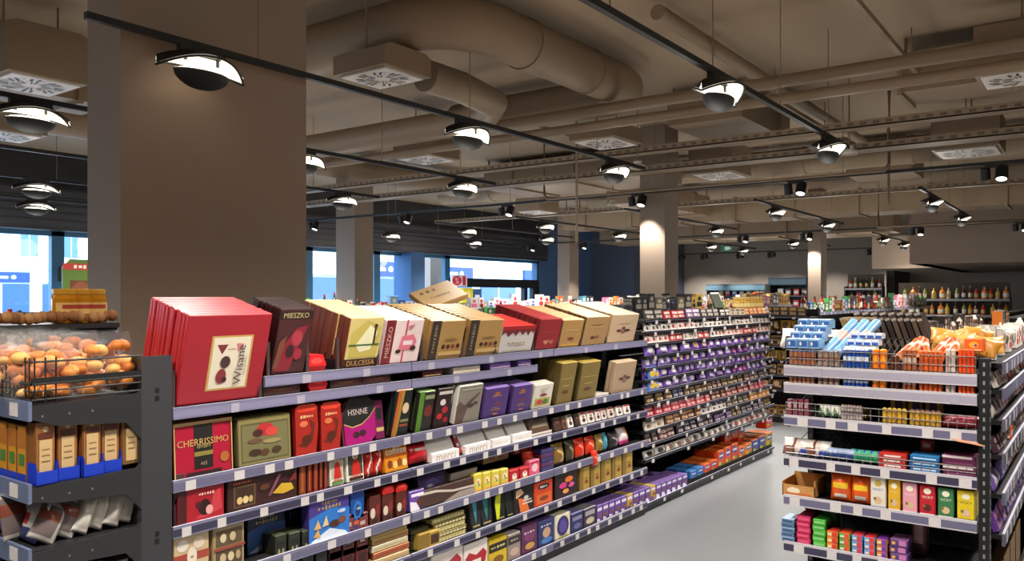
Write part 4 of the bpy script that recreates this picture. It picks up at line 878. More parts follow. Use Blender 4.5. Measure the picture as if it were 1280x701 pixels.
for j in range(5):
    p = carton('navy_bar_pack', XA(692)-XA(676), .16, .026, '2a2450' if j % 2 == 0 else '6a2438', [('r',.1,.3,.9,.7,'4a4480')], '332c64')
    put(p, ((XA(692)+XA(676))/2, 2.957, D_+.001+j*.029), 'navy and plum bar pack, %s of the pile' % ('bottom one' if j == 0 else 'top one' if j == 4 else ORD[j]+' from the bottom'), 'bar pack')
sw = lambda base, hi: (lambda u, v: hi if abs((u-.5)-.28*math.sin((v-.1)*6.5)) < .09 and .15 < v < .7 else ('3a1a10' if .03 < v < .12 else base))
for i, (x0, x1, c, hi, l) in enumerate(((664,678,'c8321c','e86a4a','scarlet'),(694,709,'8a6a2e','d8b87a','bronze'),(711,721,'4a4430','a89a7a','olive black'),(722,734,'d8341e','f0a088','orange red'),(735,747,'dc3a22','f4b098','light red'),(748,757,'9a7a38','e0c48a','old gold'),(757,762,'4a9ab0','9ad0d8','turquoise'),(764,776,'2e2a2c','a8a0a0','charcoal'))):
    yt = 560-(x0-664)*.20; h = ZA((x0+x1)/2, yt)-D_
    put(pouch('praline_pouch', XA(x1)-XA(x0), h, .06, sw(c, hi), seed=20+i), ((XA(x0)+XA(x1))/2, 2.955+(.04 if i == 0 else 0), D_), '%s praline pouch with an S-shaped swirl on the fourth tier' % l, 'pouch', lean=.12, d=.05)
put(pouch('praline_pouch', .09, .12, .04, sw('d8341e','f0a088'), seed=33), (XA(741), 2.925, D_-.075), 'red praline pouch hanging over the rail edge', 'pouch', lean=.05, d=0)
put(pouch('pink_white_bag', .15, .13, .07, lambda u, v: 'e03a8c' if v < .25 else ('f0c8d8' if v < .4 else ('efe6e4' if u < .6 else 'd89a6a')), seed=41), (XA(784), 2.955, D_), 'white and hot pink sweet bag at the end of the fourth tier', 'bag', lean=.3, d=.06)
# --- tier E, second bay
for j in range(5):
    p = carton('gold_foil_tray', XA(583)-XA(541)-.01, .18, .024, 'a8985a' if j % 2 == 0 else '6a5a34', [('e',.1+.1*k,.5,.045,.3,'d8cc94') for k in range(9)], 'b8a868')
    put(p, ((XA(583)+XA(541))/2+.01*(j % 2), 2.96+.003*j, E_+.001+j*.027), 'gold foil tray, %s of the pile' % ('bottom one' if j == 0 else 'top one' if j == 4 else ORD[j]+' from the bottom'), 'tray')
for j in range(4):
    p = carton('dark_green_tray', XA(541)-XA(518)-.01, .16, .024, '3a3a2a', [('r',.1,.3,.9,.6,'5a5a3a')], '44442e')
    put(p, ((XA(541)+XA(518))/2, 2.99, E_+.001+j*.027), 'dark olive tray, %s of the pile' % ('bottom one' if j == 0 else 'top one' if j == 3 else ORD[j]+' from the bottom'), 'tray')
item(524, 550, 665, E_, 'small_gold_box', 'b0923c', [('r',.0,0,.5,1,'8a6a2a'),('r',.55,.2,.95,.8,'4a2c1c')], 'small gold box in front of the foil trays', top='c8a848', d=.06, yy=2.948)
TRI = [(0,0),(.75,0),(1,1),(.2,1)]
for i, (x0, x1, yt, c, e, nm) in enumerate(((588,602,592,'2c2a2c','3a8a9a','black pack with a teal wedge, left'),(601,616,590,'26282a','2a7a80','black pack with a teal wedge, right'),(619,632,613,'20221e','c8d020','black pack with a lime green stripe'),(632,642,612,'1e1e1c','1e1e1c','plain black tapered pack beside the lime striped one'))):
    a, b = XA(x0), XA(x1); h = ZA((x0+x1)/2, max(yt, 612-i*3))-E_
    p = polybox('tapered_pack', [(.12,0),(.9,0),(1,.7),(.9,1),(.1,1),(0,.6)], b-a, h, .07, c, [('p',[(.15,1),(.8,1),(.5,.1),(.35,.4)] if i < 2 else [(.1,.05),(.35,.05),(.75,1),(.35,1),(.05,.55)], e),('r',.2,.05,.8,.09,'a89a5a')])
    put(p, ((a+b)/2, 2.955, E_), nm, 'pack', lean=.12, d=.05)
item(643, 668, 609, E_, 'black_orange_box', '241c1a', [('p',[(.3,0),(.75,0),(.6,.5),(.2,.6)],'e07030'),('p',[(.1,.6),(.5,.75),(.35,.95),(.1,.9)],'d8b08c'),('e',.6,.55,.12,.08,'c8c0b8'),('r',.4,.3,.9,.36,'d8ccc4'),('r',.4,.42,.85,.47,'d8ccc4')], 'black box with orange cocktail print', d=.06, lean=.05)
item(668, 691, 601, E_, 'orange_red_box', 'd0421e', [('e',.5,.78,.32,.12,'2a2422'),('t','LINO',.5,.78,.4,'e8e0d8'),('r',.1,.1,.9,.5,'dc6a2e'),('e',.5,.3,.25,.1,'8a3a1a')], 'orange red box with a dark oval emblem', top='e0512a', d=.08, n=2)
item(694, 722, 590, E_, 'flower_pattern_box', '2c1a1e', [('e',.35,.5,.18,.12,'d83a8a'),('e',.6,.7,.18,.12,'e8782a'),('e',.7,.45,.14,.1,'e05a9c'),('e',.45,.25,.14,.09,'f0a050'),('e',.55,.5,.08,.06,'3a1a1e')], 'dark box with pink and orange flowers in the third bay', d=.07, n=2)
for i in range(5):
    x0 = 725+i*13.4; item(x0, x0+12.2, 584-i*5, E_, 'gold_cube_box', 'b3933f', [('r',0,0,.34,1,'8a6c2c'),('t','5',.64,.5,.3,'7a2a1c'),('e',.65,.35,.18,.08,'8a3a22')], 'gold cube-shaped praline box, %s of five' % ordi(i, 5), top='c9ab50', side='9c7c34', d=.07)
    if i in (0, 2): item(x0+1, x0+12, 572-i*5, E_+.12, 'gold_cube_box', 'b3933f', [('r',0,0,.34,1,'8a6c2c')], 'gold cube-shaped praline box of the upper layer, %s' % ('left one' if i == 0 else 'right one'), top='c9ab50', d=.07, yy=3.06)
# --- base tier
def bb(x0, x1, yt, body, art, desc, top, n=3, side=None, name='biscuit_carton', d=.10): item(x0, x1, yt, F_, name, body, art, desc, 'carton', top, side, d, 0, n, yy=2.96)
heart = lambda c: [('p',[(.5,.05),(.88,.35),(.95,.6),(.8,.75),(.5,.62),(.2,.75),(.05,.6),(.12,.35)],c),('r',.3,.38,.7,.5,'efe0dc')]
bb(539, 579, 683, 'e0d4cc', heart('a82a34'), 'white carton with a red heart, left one at the floor tier', 'efe2dc')
bb(580, 610, 677, 'e6dcd4', heart('b02430'), 'white carton with a red heart, right one at the floor tier', 'f2e6e0')
bb(611, 634, 672, 'd9b820', [('r',0,.55,1,.85,'2a2418'),('t','DOLCE',.5,.7,.8,'e8d890'),('e',.5,.25,.3,.15,'8a5a1c')], 'yellow and black biscuit carton on the floor tier', 'e8cc30')
bb(635, 651, 666, '9a8a84', [('r',0,.6,1,.9,'3a2c2c'),('e',.5,.3,.35,.15,'c8a898'),('t','RUE',.5,.75,.6,'d8ccc4')], 'grey-brown biscuit carton right of the yellow one', 'd8ccc8')
bb(652, 672, 656, '5c2c50', [('e',.5,.6,.35,.2,'7a3a6a'),('t','LUNA',.5,.75,.7,'e0c8d8'),('e',.5,.25,.3,.12,'c89a4a')], 'plum biscuit carton on the floor tier', '7a4870')
bb(673, 693, 649, '2c3468', [('t','LINO',.5,.78,.7,'d8d0e0'),('e',.5,.5,.25,.2,'c8a080'),('e',.5,.2,.35,.12,'4a7ab8')], 'navy carton with a pale figure, left of the oval one', '5a4a8a')
bb(694, 713, 642, 'e2dac0', [('e',.5,.5,.4,.42,'3a2c6a'),('e',.5,.5,.25,.28,'5a4a9c'),('r',.2,.03,.8,.1,'b8b04a')], 'cream carton with a big indigo oval', 'f0eacc')
bb(714, 729, 640, '2e2e60', [('r',.1,.6,.9,.8,'8a84a8'),('e',.5,.3,.3,.15,'6a6a9c')], 'indigo carton right of the oval one', '8a88b8')
bb(730, 745, 634, '3a3440', [('r',.1,.6,.9,.85,'a8a0a8'),('e',.5,.3,.35,.18,'c8b8a0')], 'charcoal carton left of the lilac rows', 'a8a4ac')
for i in range(16):
    x0 = 746+i*7.6 if i < 8 else 807+(i-8)*6.6
    w = 7.2 if i < 8 else 6.2
    ytop = 631-(x0-746)*.36
    gold = i in (5, 9)
    item(x0, x0+w, ytop, F_-.03, 'lilac_chocolate_carton', '67479a' if not gold else 'c09a4a', [('r',.1,.7,.9,.86,'e8e0f0'),('p',[(0,0),(.8,0),(.5,.3),(0,.35)],'efe8f4' if not gold else '67479a'),('e',.6,.45,.28,.1,'8a5a34')], 'lilac chocolate carton on the floor tier, %s' % (ordi(i, 16)), 'carton', '9676c0' if not gold else 'd8b868', None, .10, 0, 3 if i % 2 == 0 else 2, yy=2.97)
hb = lambda base: [('e',.5,.72,.4,.16,'1e4aa0'),('r',.2,.68,.8,.78,'e8e4dc'),('e',.3,.35,.2,.09,'e8c02a'),('e',.65,.3,.2,.09,'3a9a3a'),('e',.5,.15,.3,.08,'d83a2a')]
for i in range(12):
    x0 = 863+i*8.6; c = ['2f6fc0','2f6fc0','d8421e','d8421e','dc4a20','d8421e','c8321a','dc5a20','d88a1e','2a3a80','2a3a80','b8942a'][i]
    item(x0, x0+8.0, 588-i*4.3-(8 if i in (4,5,6) else 0), .055, 'fruit_gum_carton', c, hb(c), 'fruit gum carton on the far floor tier, %s' % ordi(i, 12), 'carton', ['4a8ad0','4a8ad0','e87a3a'][i] if i < 3 else 'e8742e', None, .12, 0, 2, yy=3.0)
    if i in (5, 6, 7, 11): item(x0, x0+8.0, 550-i*2.5, .06+ZA(x0+4, 588-i*4.3-(8 if i in (4,5,6) else 0), 3.0)-.055, 'fruit_gum_tub', 'd8361c', hb(''), 'red fruit gum tub standing above the far cartons, %s' % ordi((5,6,7,11).index(i), 4), 'tub', 'e8502a', None, .12, 0, 1, yy=3.10)
# ================================================================== bays of bars (far half of the long gondola)
def hash_(s): return int(s, 16) % 97
def rowbars(z, x0, x1, yy, specs, desc, h, lean=.5, w=.11, pk='bar', rz=0, along='x', seed=0, d=.03, run=True):
    """trays of bars: runs of two to five of the same product, each run with its own width and height"""
    rn = random.Random(seed+int(z*1000)); L = []; x = x0; last = None
    while True:
        sp = rn.choice([q for q in specs if q is not last]); last = sp
        ww = w*rn.choice((.8, .9, 1.0, 1.2)); hh = round(h*rn.choice((.82, .92, 1.0, 1.0)), 3)
        for q in range(rn.randint(2, 5)):
            if x+ww > x1: break
            L.append((x+ww/2, ww, hh, sp)); x += ww
        if x+w*.8 > x1 or x+ww > x1: break
        if rn.random() < .25: x += w*.25
    n = len(L)
    for i, (xc, ww, hh, (body, ac, nm)) in enumerate(L):
        ww = round(ww, 3)
        if pk == 'bar': p = carton('chocolate_bar', ww*.92, d, hh, body, [('r',.1,.58,.9,.86,ac),('e',.38,.3,.22,.16,ac),('r',.62,.14,.9,.4,'c8b8a8')], body)
        else: p = pouch('snack_pouch', ww*1.02, hh, .05, (lambda b_, a_: (lambda u, v: a_ if ((u-.45)**2+(v-.55)**2*.8 < .07) else ('e8c8a0' if (u-.75)**2+(v-.28)**2 < .015 else b_)))(body, ac), seed=hash_(body)+i % 2)
        loc = (xc, yy+rn.uniform(0, .012), z) if along == 'x' else (yy, x1-(xc-x0), z)
        put(p, loc, '%s %s, %s %s' % (nm, 'bar' if pk == 'bar' else 'pouch', ordi(i, n), desc), 'chocolate bar' if pk == 'bar' else 'pouch', rz=rz+rn.uniform(-.06, .06), lean=lean+rn.uniform(-.03, .08), d=d*.7, roll=rn.uniform(-.03, .03))
V = [('7c58b8','e4d8f4','violet'), ('8a66c8','f6f0fa','lilac'), ('7448a8','f08ac0','purple and pink'), ('7a50b8','f8d0a8','purple and peach'), ('9c80d0','faf4ff','pale violet'), ('6a48a4','dcc4f0','deep purple')]
WB = [('e8e2dc','5a4038','white and brown'), ('dcd6d0','2c2624','white and black'), ('efe8e0','a83a34','white and red'), ('e4dcd4','7a5a48','cream and brown'), ('d4ccc8','3a3434','grey-white'), ('f0eae4','4a3a58','white and plum')]
WR = [('ece4dc','b83a40','white and crimson'), ('e4d8cc','6a4a38','ivory'), ('f0e8e0','3a3230','white and black'), ('e8d4cc','c85a4a','pinkish white'), ('dcd4cc','8a7a6a','stone grey'), ('c8323a','f0e0d8','red')]
MX = [('2a2628','d8d0c8','black'), ('c8641e','f0c890','orange'), ('38322e','b8b0a8','charcoal'), ('b82a34','e8d8d0','red'), ('c8b8a0','6a5a44','beige'), ('342c30','e8e0d8','smoky black'), ('6a4a70','e8d8e8','mauve')]
DK = [('32282a','8a7a78','dark brown'), ('2c2830','a89ca8','dark grey'), ('4a2a2c','b89a90','oxblood'), ('3a3028','a88a5a','umber'), ('3c2c48','a890b8','aubergine'), ('28283a','8890b0','ink blue')]
RD = [('a82a3c','e8a0a8','crimson'), ('3a2626','a87a6a','dark brown'), ('c03a48','f0c0c0','rose red'), ('6a3a30','d0a890','rust'), ('8a6a50','e0c8a8','tan'), ('7a2a30','e0b0a0','wine red')]
BG = [('8a7a5c','e0d4b8','khaki'), ('d8cfc0','8a6a50','cream'), ('5a3a2c','c89a70','brown'), ('c87a2a','f0d0a0','amber'), ('4a4038','b0a490','dark taupe'), ('e4dcd0','5a4a6a','off-white')]
X7 = 8.85
rowsp = [(TR[0], MX, .085, 'bar', 'on the top tray of the dark bays'), (TR[1], WB, .095, 'bar', 'on the second tray of the dark bays'), (TR[2], WR, .095, 'bar', 'on the third tray of the dark bays'),
         (TR[3], V, .10, 'pouch', 'on the fourth tray, the highest purple row'), (TR[4], V, .09, 'pouch', 'on the fifth tray, second purple row'), (TR[5], V, .10, 'pouch', 'on the sixth tray, third purple row'),
         (TR[6], V, .09, 'pouch', 'on the seventh tray, lowest purple row'), (TR[7], DK, .08, 'bar', 'on the eighth tray of the dark bays'), (TR[8], RD, .085, 'bar', 'on the ninth tray of the dark bays'),
         (TR[9], BG, .085, 'bar', 'on the tenth tray of the dark bays'), (TR[10], DK, .085, 'bar', 'on the eleventh tray of the dark bays'), (TR[11], WB, .07, 'pouch', 'on the lowest tray of the dark bays')]
for k, (z, sp, h, pk, ds) in enumerate(rowsp):
    rowbars(z+.002, X4+.03, X7, Y0+.022, sp, ds, h+(.008 if k else 0), .16 if pk == 'pouch' else .2, (.14, .12, .11, .19, .16, .15, .17, .14, .13, .15, .14, .17)[k], pk, seed=k, d=.02)
# cookie bags in blue and yellow at the near end of the purple rows
ck = lambda u, v: '2a4ca0' if v > .62 else ('e8c04a' if (u-.35)**2+(v-.35)**2 < .05 or (u-.75)**2+(v-.3)**2 < .03 else '4a7ac8')
put(pouch('cookie_bag', .22, .12, .05, ck, seed=60), (5.98, Y0+.0, TR[6]+.0), 'blue bag printed with yellow cookies at the near end of the lowest purple row', 'bag', lean=.3, d=.04)
put(pouch('cookie_bag', .22, .12, .05, ck, seed=60), (5.98, Y0+.0, TR[5]+.0), 'blue bag printed with yellow cookies at the near end of the third purple row', 'bag', lean=.3, d=.04)
# tins and packs on the very top of the far bays
def clutter(x0, x1, y, z, specs, where, seed=1, hs=(.10, .20), ws=(.07, .16), rz=0, d=.09):
    r = random.Random(seed); x = x0
    while x < x1-ws[0]:
        kind, body, ac, nm = r.choice(specs); w = round(r.uniform(*ws)/.03)*.03; h = round(r.uniform(*hs)/.03)*.03
        if kind == 'box': p = carton('pack', w, d, h, body, [('r',.12,.2,.88,.5,ac),('e',.5,.7,.25,.14,ac)], body)
        elif kind == 'can': p = bottle('tin_can', .04, h, body, ac, ac, .95); w = .085
        elif kind == 'bottle': p = bottle('bottle', .038, max(.2, h+.08), body, ac, 'e8e0d0'); w = .085
        elif kind == 'bag': p = pouch('snack_bag', w, h, .06, (lambda b_, a_: (lambda u, v: a_ if .35 < v < .7 and .15 < u < .85 else b_))(body, ac), seed=hash_(body))
        elif kind == 'cup': p = bottle('cup', .04, min(h, .12), body, ac, ac, .98); w = .09
        nm2 = {'box': 'pack', 'can': 'tin', 'bottle': 'bottle', 'bag': 'bag', 'cup': 'cup'}[kind]
        yo = .04 if kind in ('can', 'bottle', 'cup') else 0
        lb = '%s %s standing %s' % (nm, nm2, where)
        put(p, (x+w/2, y+yo, z), lb, nm2, rz=rz, lean=0, group=lb)
        x += w+r.choice((.004, .01, .02))
RED, WHT, BLU, GRN, YEL, ORG, PNK, BRN, BLK, GLD = 'c8342e','e6e2dc','2f6ab8','4a8a4a','e0c03a','d8762a','e06a94','6a4634','26242a','b0924a'
TOPS = [('can','3a3a5a',BLK,'dark blue'), ('can','6a6660',BLK,'grey'), ('box',GLD,BLK,'gold'), ('box',BLK,'8a8478','black'), ('can','44424a','8a8680','smoke grey'), ('box','5c5648','a8a08a','olive grey')]
clutter(5.85, 7.3, 3.12, 1.602, TOPS, 'on top of the dark bays, near half', 3, (.11, .17))
clutter(7.3, 8.85, 3.12, 1.602, [('box','d8c8a0',GRN,'cream and green'), ('box','c8a468',BRN,'sand'), ('cup',GLD,'e0c890','gold'), ('box','b08a3c','e8d8a0','mustard'), ('box',WHT,RED,'white and red')], 'on top of the dark bays, far half', 5, (.06, .10))
clutter(8.0, 8.85, 3.02, 1.602, [('can','c8a04a','e8d090','brass coloured')], 'at the front of the far top corner', 9, (.11, .12))
p = carton('leaning_book_box', .10, .03, .17, '3c4234', [('r',0,.9,1,1,'e8e6e0')], 'dcdcd8'); put(p, (7.45, 3.0, 1.602), 'dark green box with white top leaning alone on the dark bays', 'box', lean=.5, rz=-.5)
# rear run of the long gondola, seen over the gift boxes
clutter(4.4, 5.8, 3.72, 1.405, [('box',WHT,BLU,'white and blue'), ('box',WHT,RED,'white and red'), ('box','e8d8c8',ORG,'cream')], 'behind the tan gift boxes', 12, (.14, .2))

# ================================================================== left end unit
ez = 1.36
def bread(u, v): return 'c87a34'
BREADM = [M('e08a34', .5, var=.25, scale=60), M('c8702a', .5, var=.2, scale=60), M('efb060', .5, var=.2, scale=60)]
FILM = bpy.data.materials.new('clear_film'); FILM.use_nodes = True; nt = FILM.node_tree; nt.nodes.clear()
o_ = nt.nodes.new('ShaderNodeOutputMaterial'); m_ = nt.nodes.new('ShaderNodeMixShader'); t_ = nt.nodes.new('ShaderNodeBsdfTransparent'); g_ = nt.nodes.new('ShaderNodeBsdfGlossy')
w_ = nt.nodes.new('ShaderNodeTexNoise'); w_.inputs['Scale'].default_value = 25; b_ = nt.nodes.new('ShaderNodeBump'); b_.inputs['Strength'].default_value = .8; b_.inputs['Distance'].default_value = .02
g_.inputs['Roughness'].default_value = .12; m_.inputs[0].default_value = .10
nt.links.new(w_.outputs['Fac'], b_.inputs['Height']); nt.links.new(b_.outputs[0], g_.inputs['Normal'])
nt.links.new(t_.outputs[0], m_.inputs[1]); nt.links.new(g_.outputs[0], m_.inputs[2]); nt.links.new(m_.outputs[0], o_.inputs[0])
def bread_bag(seed):
    def f():
        r = random.Random(seed); root = empty('bread_snack_bag', link=False); g = G()
        for i in range(34):
            x, y, z = r.uniform(-.10, .10), r.uniform(.015, .10), r.uniform(.02, .18)
            T = Matrix.Translation((x, y, z)) @ Matrix.Rotation(r.uniform(0, 3), 4, 'Z') @ Matrix.Rotation(r.uniform(-.6, .6), 4, 'X')
            g.ball((0,0,0), .033, r.choice(BREADM), 10, 6, (1, .85, .65), T); g.ball((.026,0,.003), .024, r.choice(BREADM), 8, 5, (1, .9, .6), T)
        child(g.build('bread_pieces', link=False), root)
        g = G(); nx, nz = 12, 14; ph = r.random()*6
        for sgn in (-1, 1):
            vs = []
            for j in range(nz+1):
                for i in range(nx+1):
                    u, v = i/nx, j/nz; e = (math.sin(PI*u)**.5)*(math.sin(PI*min(1, v*.88+.02))**.5)
                    fr = max(0, v-.8)*.5*math.sin(16*u+ph)
                    vs.append(((u-.5)*.27*(1-.25*max(0, v-.75)*2)+fr*.12, .055+sgn*.065*(e+.06*math.sin(13*u+7*v+ph))+fr*.3, -.002+v*.24))
            g.add(vs, [((j*(nx+1)+i), (j*(nx+1)+i+1), ((j+1)*(nx+1)+i+1), ((j+1)*(nx+1)+i)) for j in range(nz) for i in range(nx)], FILM, True)
        child(g.build('clear_bag', link=False), root); return root
    return proto(('bread', seed), f)
k = 0
for (x, y, z, rz, ln) in ((1.34, 2.97, ez, .05, .25), (1.53, 2.985, ez, -.1, .2), (1.30, 3.14, ez, .3, .4), (1.52, 3.15, ez, .0, .35), (1.36, 3.30, ez+.005, -.2, .35), (1.55, 3.33, ez, .15, .3), (1.40, 3.5, ez, .1, .3), (1.56, 3.55, ez, -.1, .3)):
    put(bread_bag(70+k % 4), (x, y, z), 'clear bag of golden bread bites in the wire basket, ' + ('front row left', 'front row right', 'second row left', 'second row right', 'third row left', 'third row right', 'back row left', 'back row right')[k], 'bag', rz=rz, lean=ln, d=.06); k += 1
# cracker boxes in blue trays
z1 = 1.08
CB = [('r',0,.9,1,.97,'8a5a34'),('e',.5,.86,.14,.05,'c8b08a'),('r',.12,.70,.88,.80,'5a2c1c'),('r',.18,.08,.82,.68,'c8a878'),('r',.3,.5,.7,.52,'8a6a44'),('r',.3,.4,.7,.42,'8a6a44'),('r',.3,.3,.7,.32,'8a6a44')]
xsb = [1.305, 1.385, 1.465, 1.538, 1.61]
for i, x in enumerate(xsb):
    p = carton('rusk_box', .068, .06, .20, '9a6434' if i < 4 else '7a5a30', CB, 'a8764a', '80502a')
    put(p, (x, 2.96+.012*(i % 2), z1+.018), 'tall brown rusk box with a tan label in a blue tray, %s' % ordi(i, 5), 'box', rz=.06*(-1)**i)
    if i < 4:
        g = G(); g.box(-.036, .036, -.012, -.008, 0, .045, M('1a3ab8', .35)); g.box(-.036, .036, -.012, .07, 0, .004, M('1a3ab8', .35)); g.prism([(-.036,0),(-.032,0),(-.032,.045),(-.036,.075)], -.01, .07, M('1a3ab8', .35)); g.prism([(.036,0),(.032,0),(.032,.045),(.036,.075)], -.01, .07, M('1a3ab8', .35))
        o = g.build('blue_tray', loc=(x, 2.96+.012*(i % 2), z1+.001)); o.rotation_euler.z = .06*(-1)**i; tag(o, 'shiny blue cardboard tray under a rusk box, %s' % ordi(i, 4), 'tray')
for i in range(5):
    p = carton('rusk_box', .068, .06, .20, 'c88a2a', [('r',0,.6,1,.9,'a8682a'),('r',.2,.3,.8,.5,'4a7a3a'),('r',0,0,1,.16,'1a3ab8')], 'a8764a', '80502a')
    put(p, (1.262, 3.04+i*.075, z1+.002), 'ochre box with green mark facing the left aisle, %s' % ordi(i, 5, 'near'), 'box', rz=-PI/2)
# foil pouches
z2 = .86
fo = lambda u, v: 'c8c0b8' if (v < .12 or v > .88 or u > .8) else ('8a4a3a' if .5 < v < .75 else '7a6a68')
fw = lambda u, v: 'd8d0c4' if v > .15 else 'f0e8e0'
for i, x in enumerate((1.30, 1.37, 1.43, 1.49, 1.545, 1.60)):
    put(pouch('foil_snack_pouch', .10 if i < 2 else .062, .14, .055, fo if i < 2 else fw, .25, seed=90+i), (x, 2.965+.012*(i % 2), z2+.012), '%s foil pouch on the third shelf of the left unit, %s' % ('printed' if i < 2 else 'silvery white', ordi(i, 6)), 'pouch', rz=-.1, lean=.25, roll=.55-.04*i, d=.05)
for i in range(4):
    put(pouch('foil_snack_pouch', .13, .17, .05, fo, .25, seed=100+i), (1.30+i*.09, 3.10, z2), 'printed foil pouch in the back row of the left shelf, %s' % ordi(i, 4), 'pouch', rz=.2, lean=.3, d=.05)
for i in range(4): put(pouch('white_snack_pouch', .14, .15, .05, lambda u, v: 'c8342e' if .4 < v < .6 and u < .5 else ('2a3a6a' if v < .3 else 'dcd8d0'), seed=110+i), (1.262, 3.06+i*.13, z2), 'white and navy pouch facing the left aisle, %s' % ordi(i, 4, 'near'), 'pouch', rz=-PI/2, lean=.4, d=.05)
# spread jars
z3 = .62
for i, x in enumerate((1.30, 1.375, 1.452, 1.53, 1.60)):
    put(jar('spread_jar', .036, .115, '3a1c10', 'e0d6cc', 'd8c8b0'), (x, 3.0+.03*(i > 0), z3), 'hazelnut spread jar with white lid on the lowest left shelf, %s' % ordi(i, 5), 'jar')
for i in range(4): put(jar('spread_jar', .036, .115, '3a1c10', 'e0d6cc', 'd8c8b0'), (1.30, 3.11+i*.09, z3), 'hazelnut spread jar facing the left aisle, %s' % ordi(i, 4, 'near'), 'jar', rz=-PI/2)
for i in range(5): put(jar('dark_jam_jar', .034, .10, '2c1a18', 'b8b0a8', 'c8a888'), (1.32+i*.073, 3.0, .352), 'dark jam jar on the bottom left shelf, %s' % ordi(i, 5), 'jar')
# honey jars and pastry behind
for i, (px, yy) in enumerate(((81, 4.05), (99, 4.05), (117, 4.05))):
    put(jar('honey_jar', .060, .165, 'c8841a', 'd8a02a', 'e8c070'), (XA(px, yy), yy, 1.60), 'large honey jar behind the bread bags, %s' % ordi(i, 3), 'jar')
G_ = G(); G_.box(-.9, .7, 0, .28, 1.575, 1.598, DARK); G_.box(-.9, .7, .02, .26, 0, 1.575, BLACK)
o = G_.build('display_plinth', loc=(1.4, 3.97, 0)); tag(o, 'dark display plinth behind the left unit carrying honey jars', 'display stand')
def twist(seed):
    def f():
        g = G(); r = random.Random(seed)
        for i in range(9): g.ball((-.13+i*.032, .012*math.sin(i*2), .03+.004*math.sin(i)), .032, r.choice([M('9a6436', .6, var=.2), M('b88650', .6, var=.2)]), 10, 6, (.8, 1, .9))
        return g.build('twisted_loaf', link=False)
    return proto(('twist', seed), f)
for i, (x, y, z) in enumerate(((1.36, 4.0, 1.60), (1.66, 4.0, 1.60), (1.95, 4.0, 1.60), (1.30, 3.78, 1.56))):
    if i < 3: put(twist(i), (x, y, z), 'twisted brown plaited loaf by the honey jars, %s' % ordi(i, 3), 'bread')
for i in range(6):
    p = carton('cereal_bar_box', .14, .08, .13, 'd8502a', [('r',.1,.55,.4,.9,'e8c84a'),('r',.5,.1,.9,.5,'efe4d8'),('r',.1,.1,.4,.4,'8a3ab0')], 'e8c08a')
    put(p, (.62+i*.16 if i < 2 else .3+i*.16, 3.9 if i < 2 else 3.9, 1.60), 'orange and yellow patterned box at the left edge, %s' % ordi(i, 6), 'box') if i in (0,) else None
clutter(.55, 1.2, 3.99, 1.60, [('box','d8502a','e8c84a','orange and yellow'), ('box','c83a5a','efe4d8','red and white')], 'at the left edge below the shop window', 21, (.12, .15))
g = G(); g.prism([(-.2,0),(.2,0),(.2,.5),(.12,.6),(-.12,.6),(-.2,.5)], 0, .03, M('5a7a2a', .5)); g.art([('r',.2,.1,.8,.6,'6a3a24'),('e',.5,.4,.25,.18,'8a5030'),('r',.0,.80,1,.92,'c8342e'),('t','BIO',.5,.86,.4,'f0ece0')], .4, .6)
o = g.build('poster_sign', loc=(XA(101, 9.5), 9.5, 1.55)); tag(o, 'arched green sign with a red band in front of the left window', 'sign')

# ================================================================== right end unit (faces -x)
def R_(y0, y1, z, p, desc, cat, lean=0, d=.04, xx=RX+.012, n=1, pitch=.1, roll=0):
    yc = (y0+y1)/2
    for i in range(n): put(p, (xx+i*pitch, yc, z), desc if n == 1 else '%s, %s in its row' % (desc, ordi(i, n, 'front')), cat, rz=-PI/2, lean=lean, d=d, roll=roll)
def RW_(a, b): return YA(a, RX+.02)-YA(b, RX+.02)
def rc(px0, px1, yt, z, name, body, art, desc, top=None, d=.10, lean=0, cat='pack', n=1, pitch=None, xx=RX+.014):
    w = RW_(px0, px1)-.004; h = max(.02, (ZX((px0+px1)/2, yt, RX+.02)-z))
    R_(YA(px0, RX+.02), YA(px1, RX+.02), z, carton(name, w, d, h, body, art, top), desc, cat, lean, d, xx, n, pitch or d+.005)
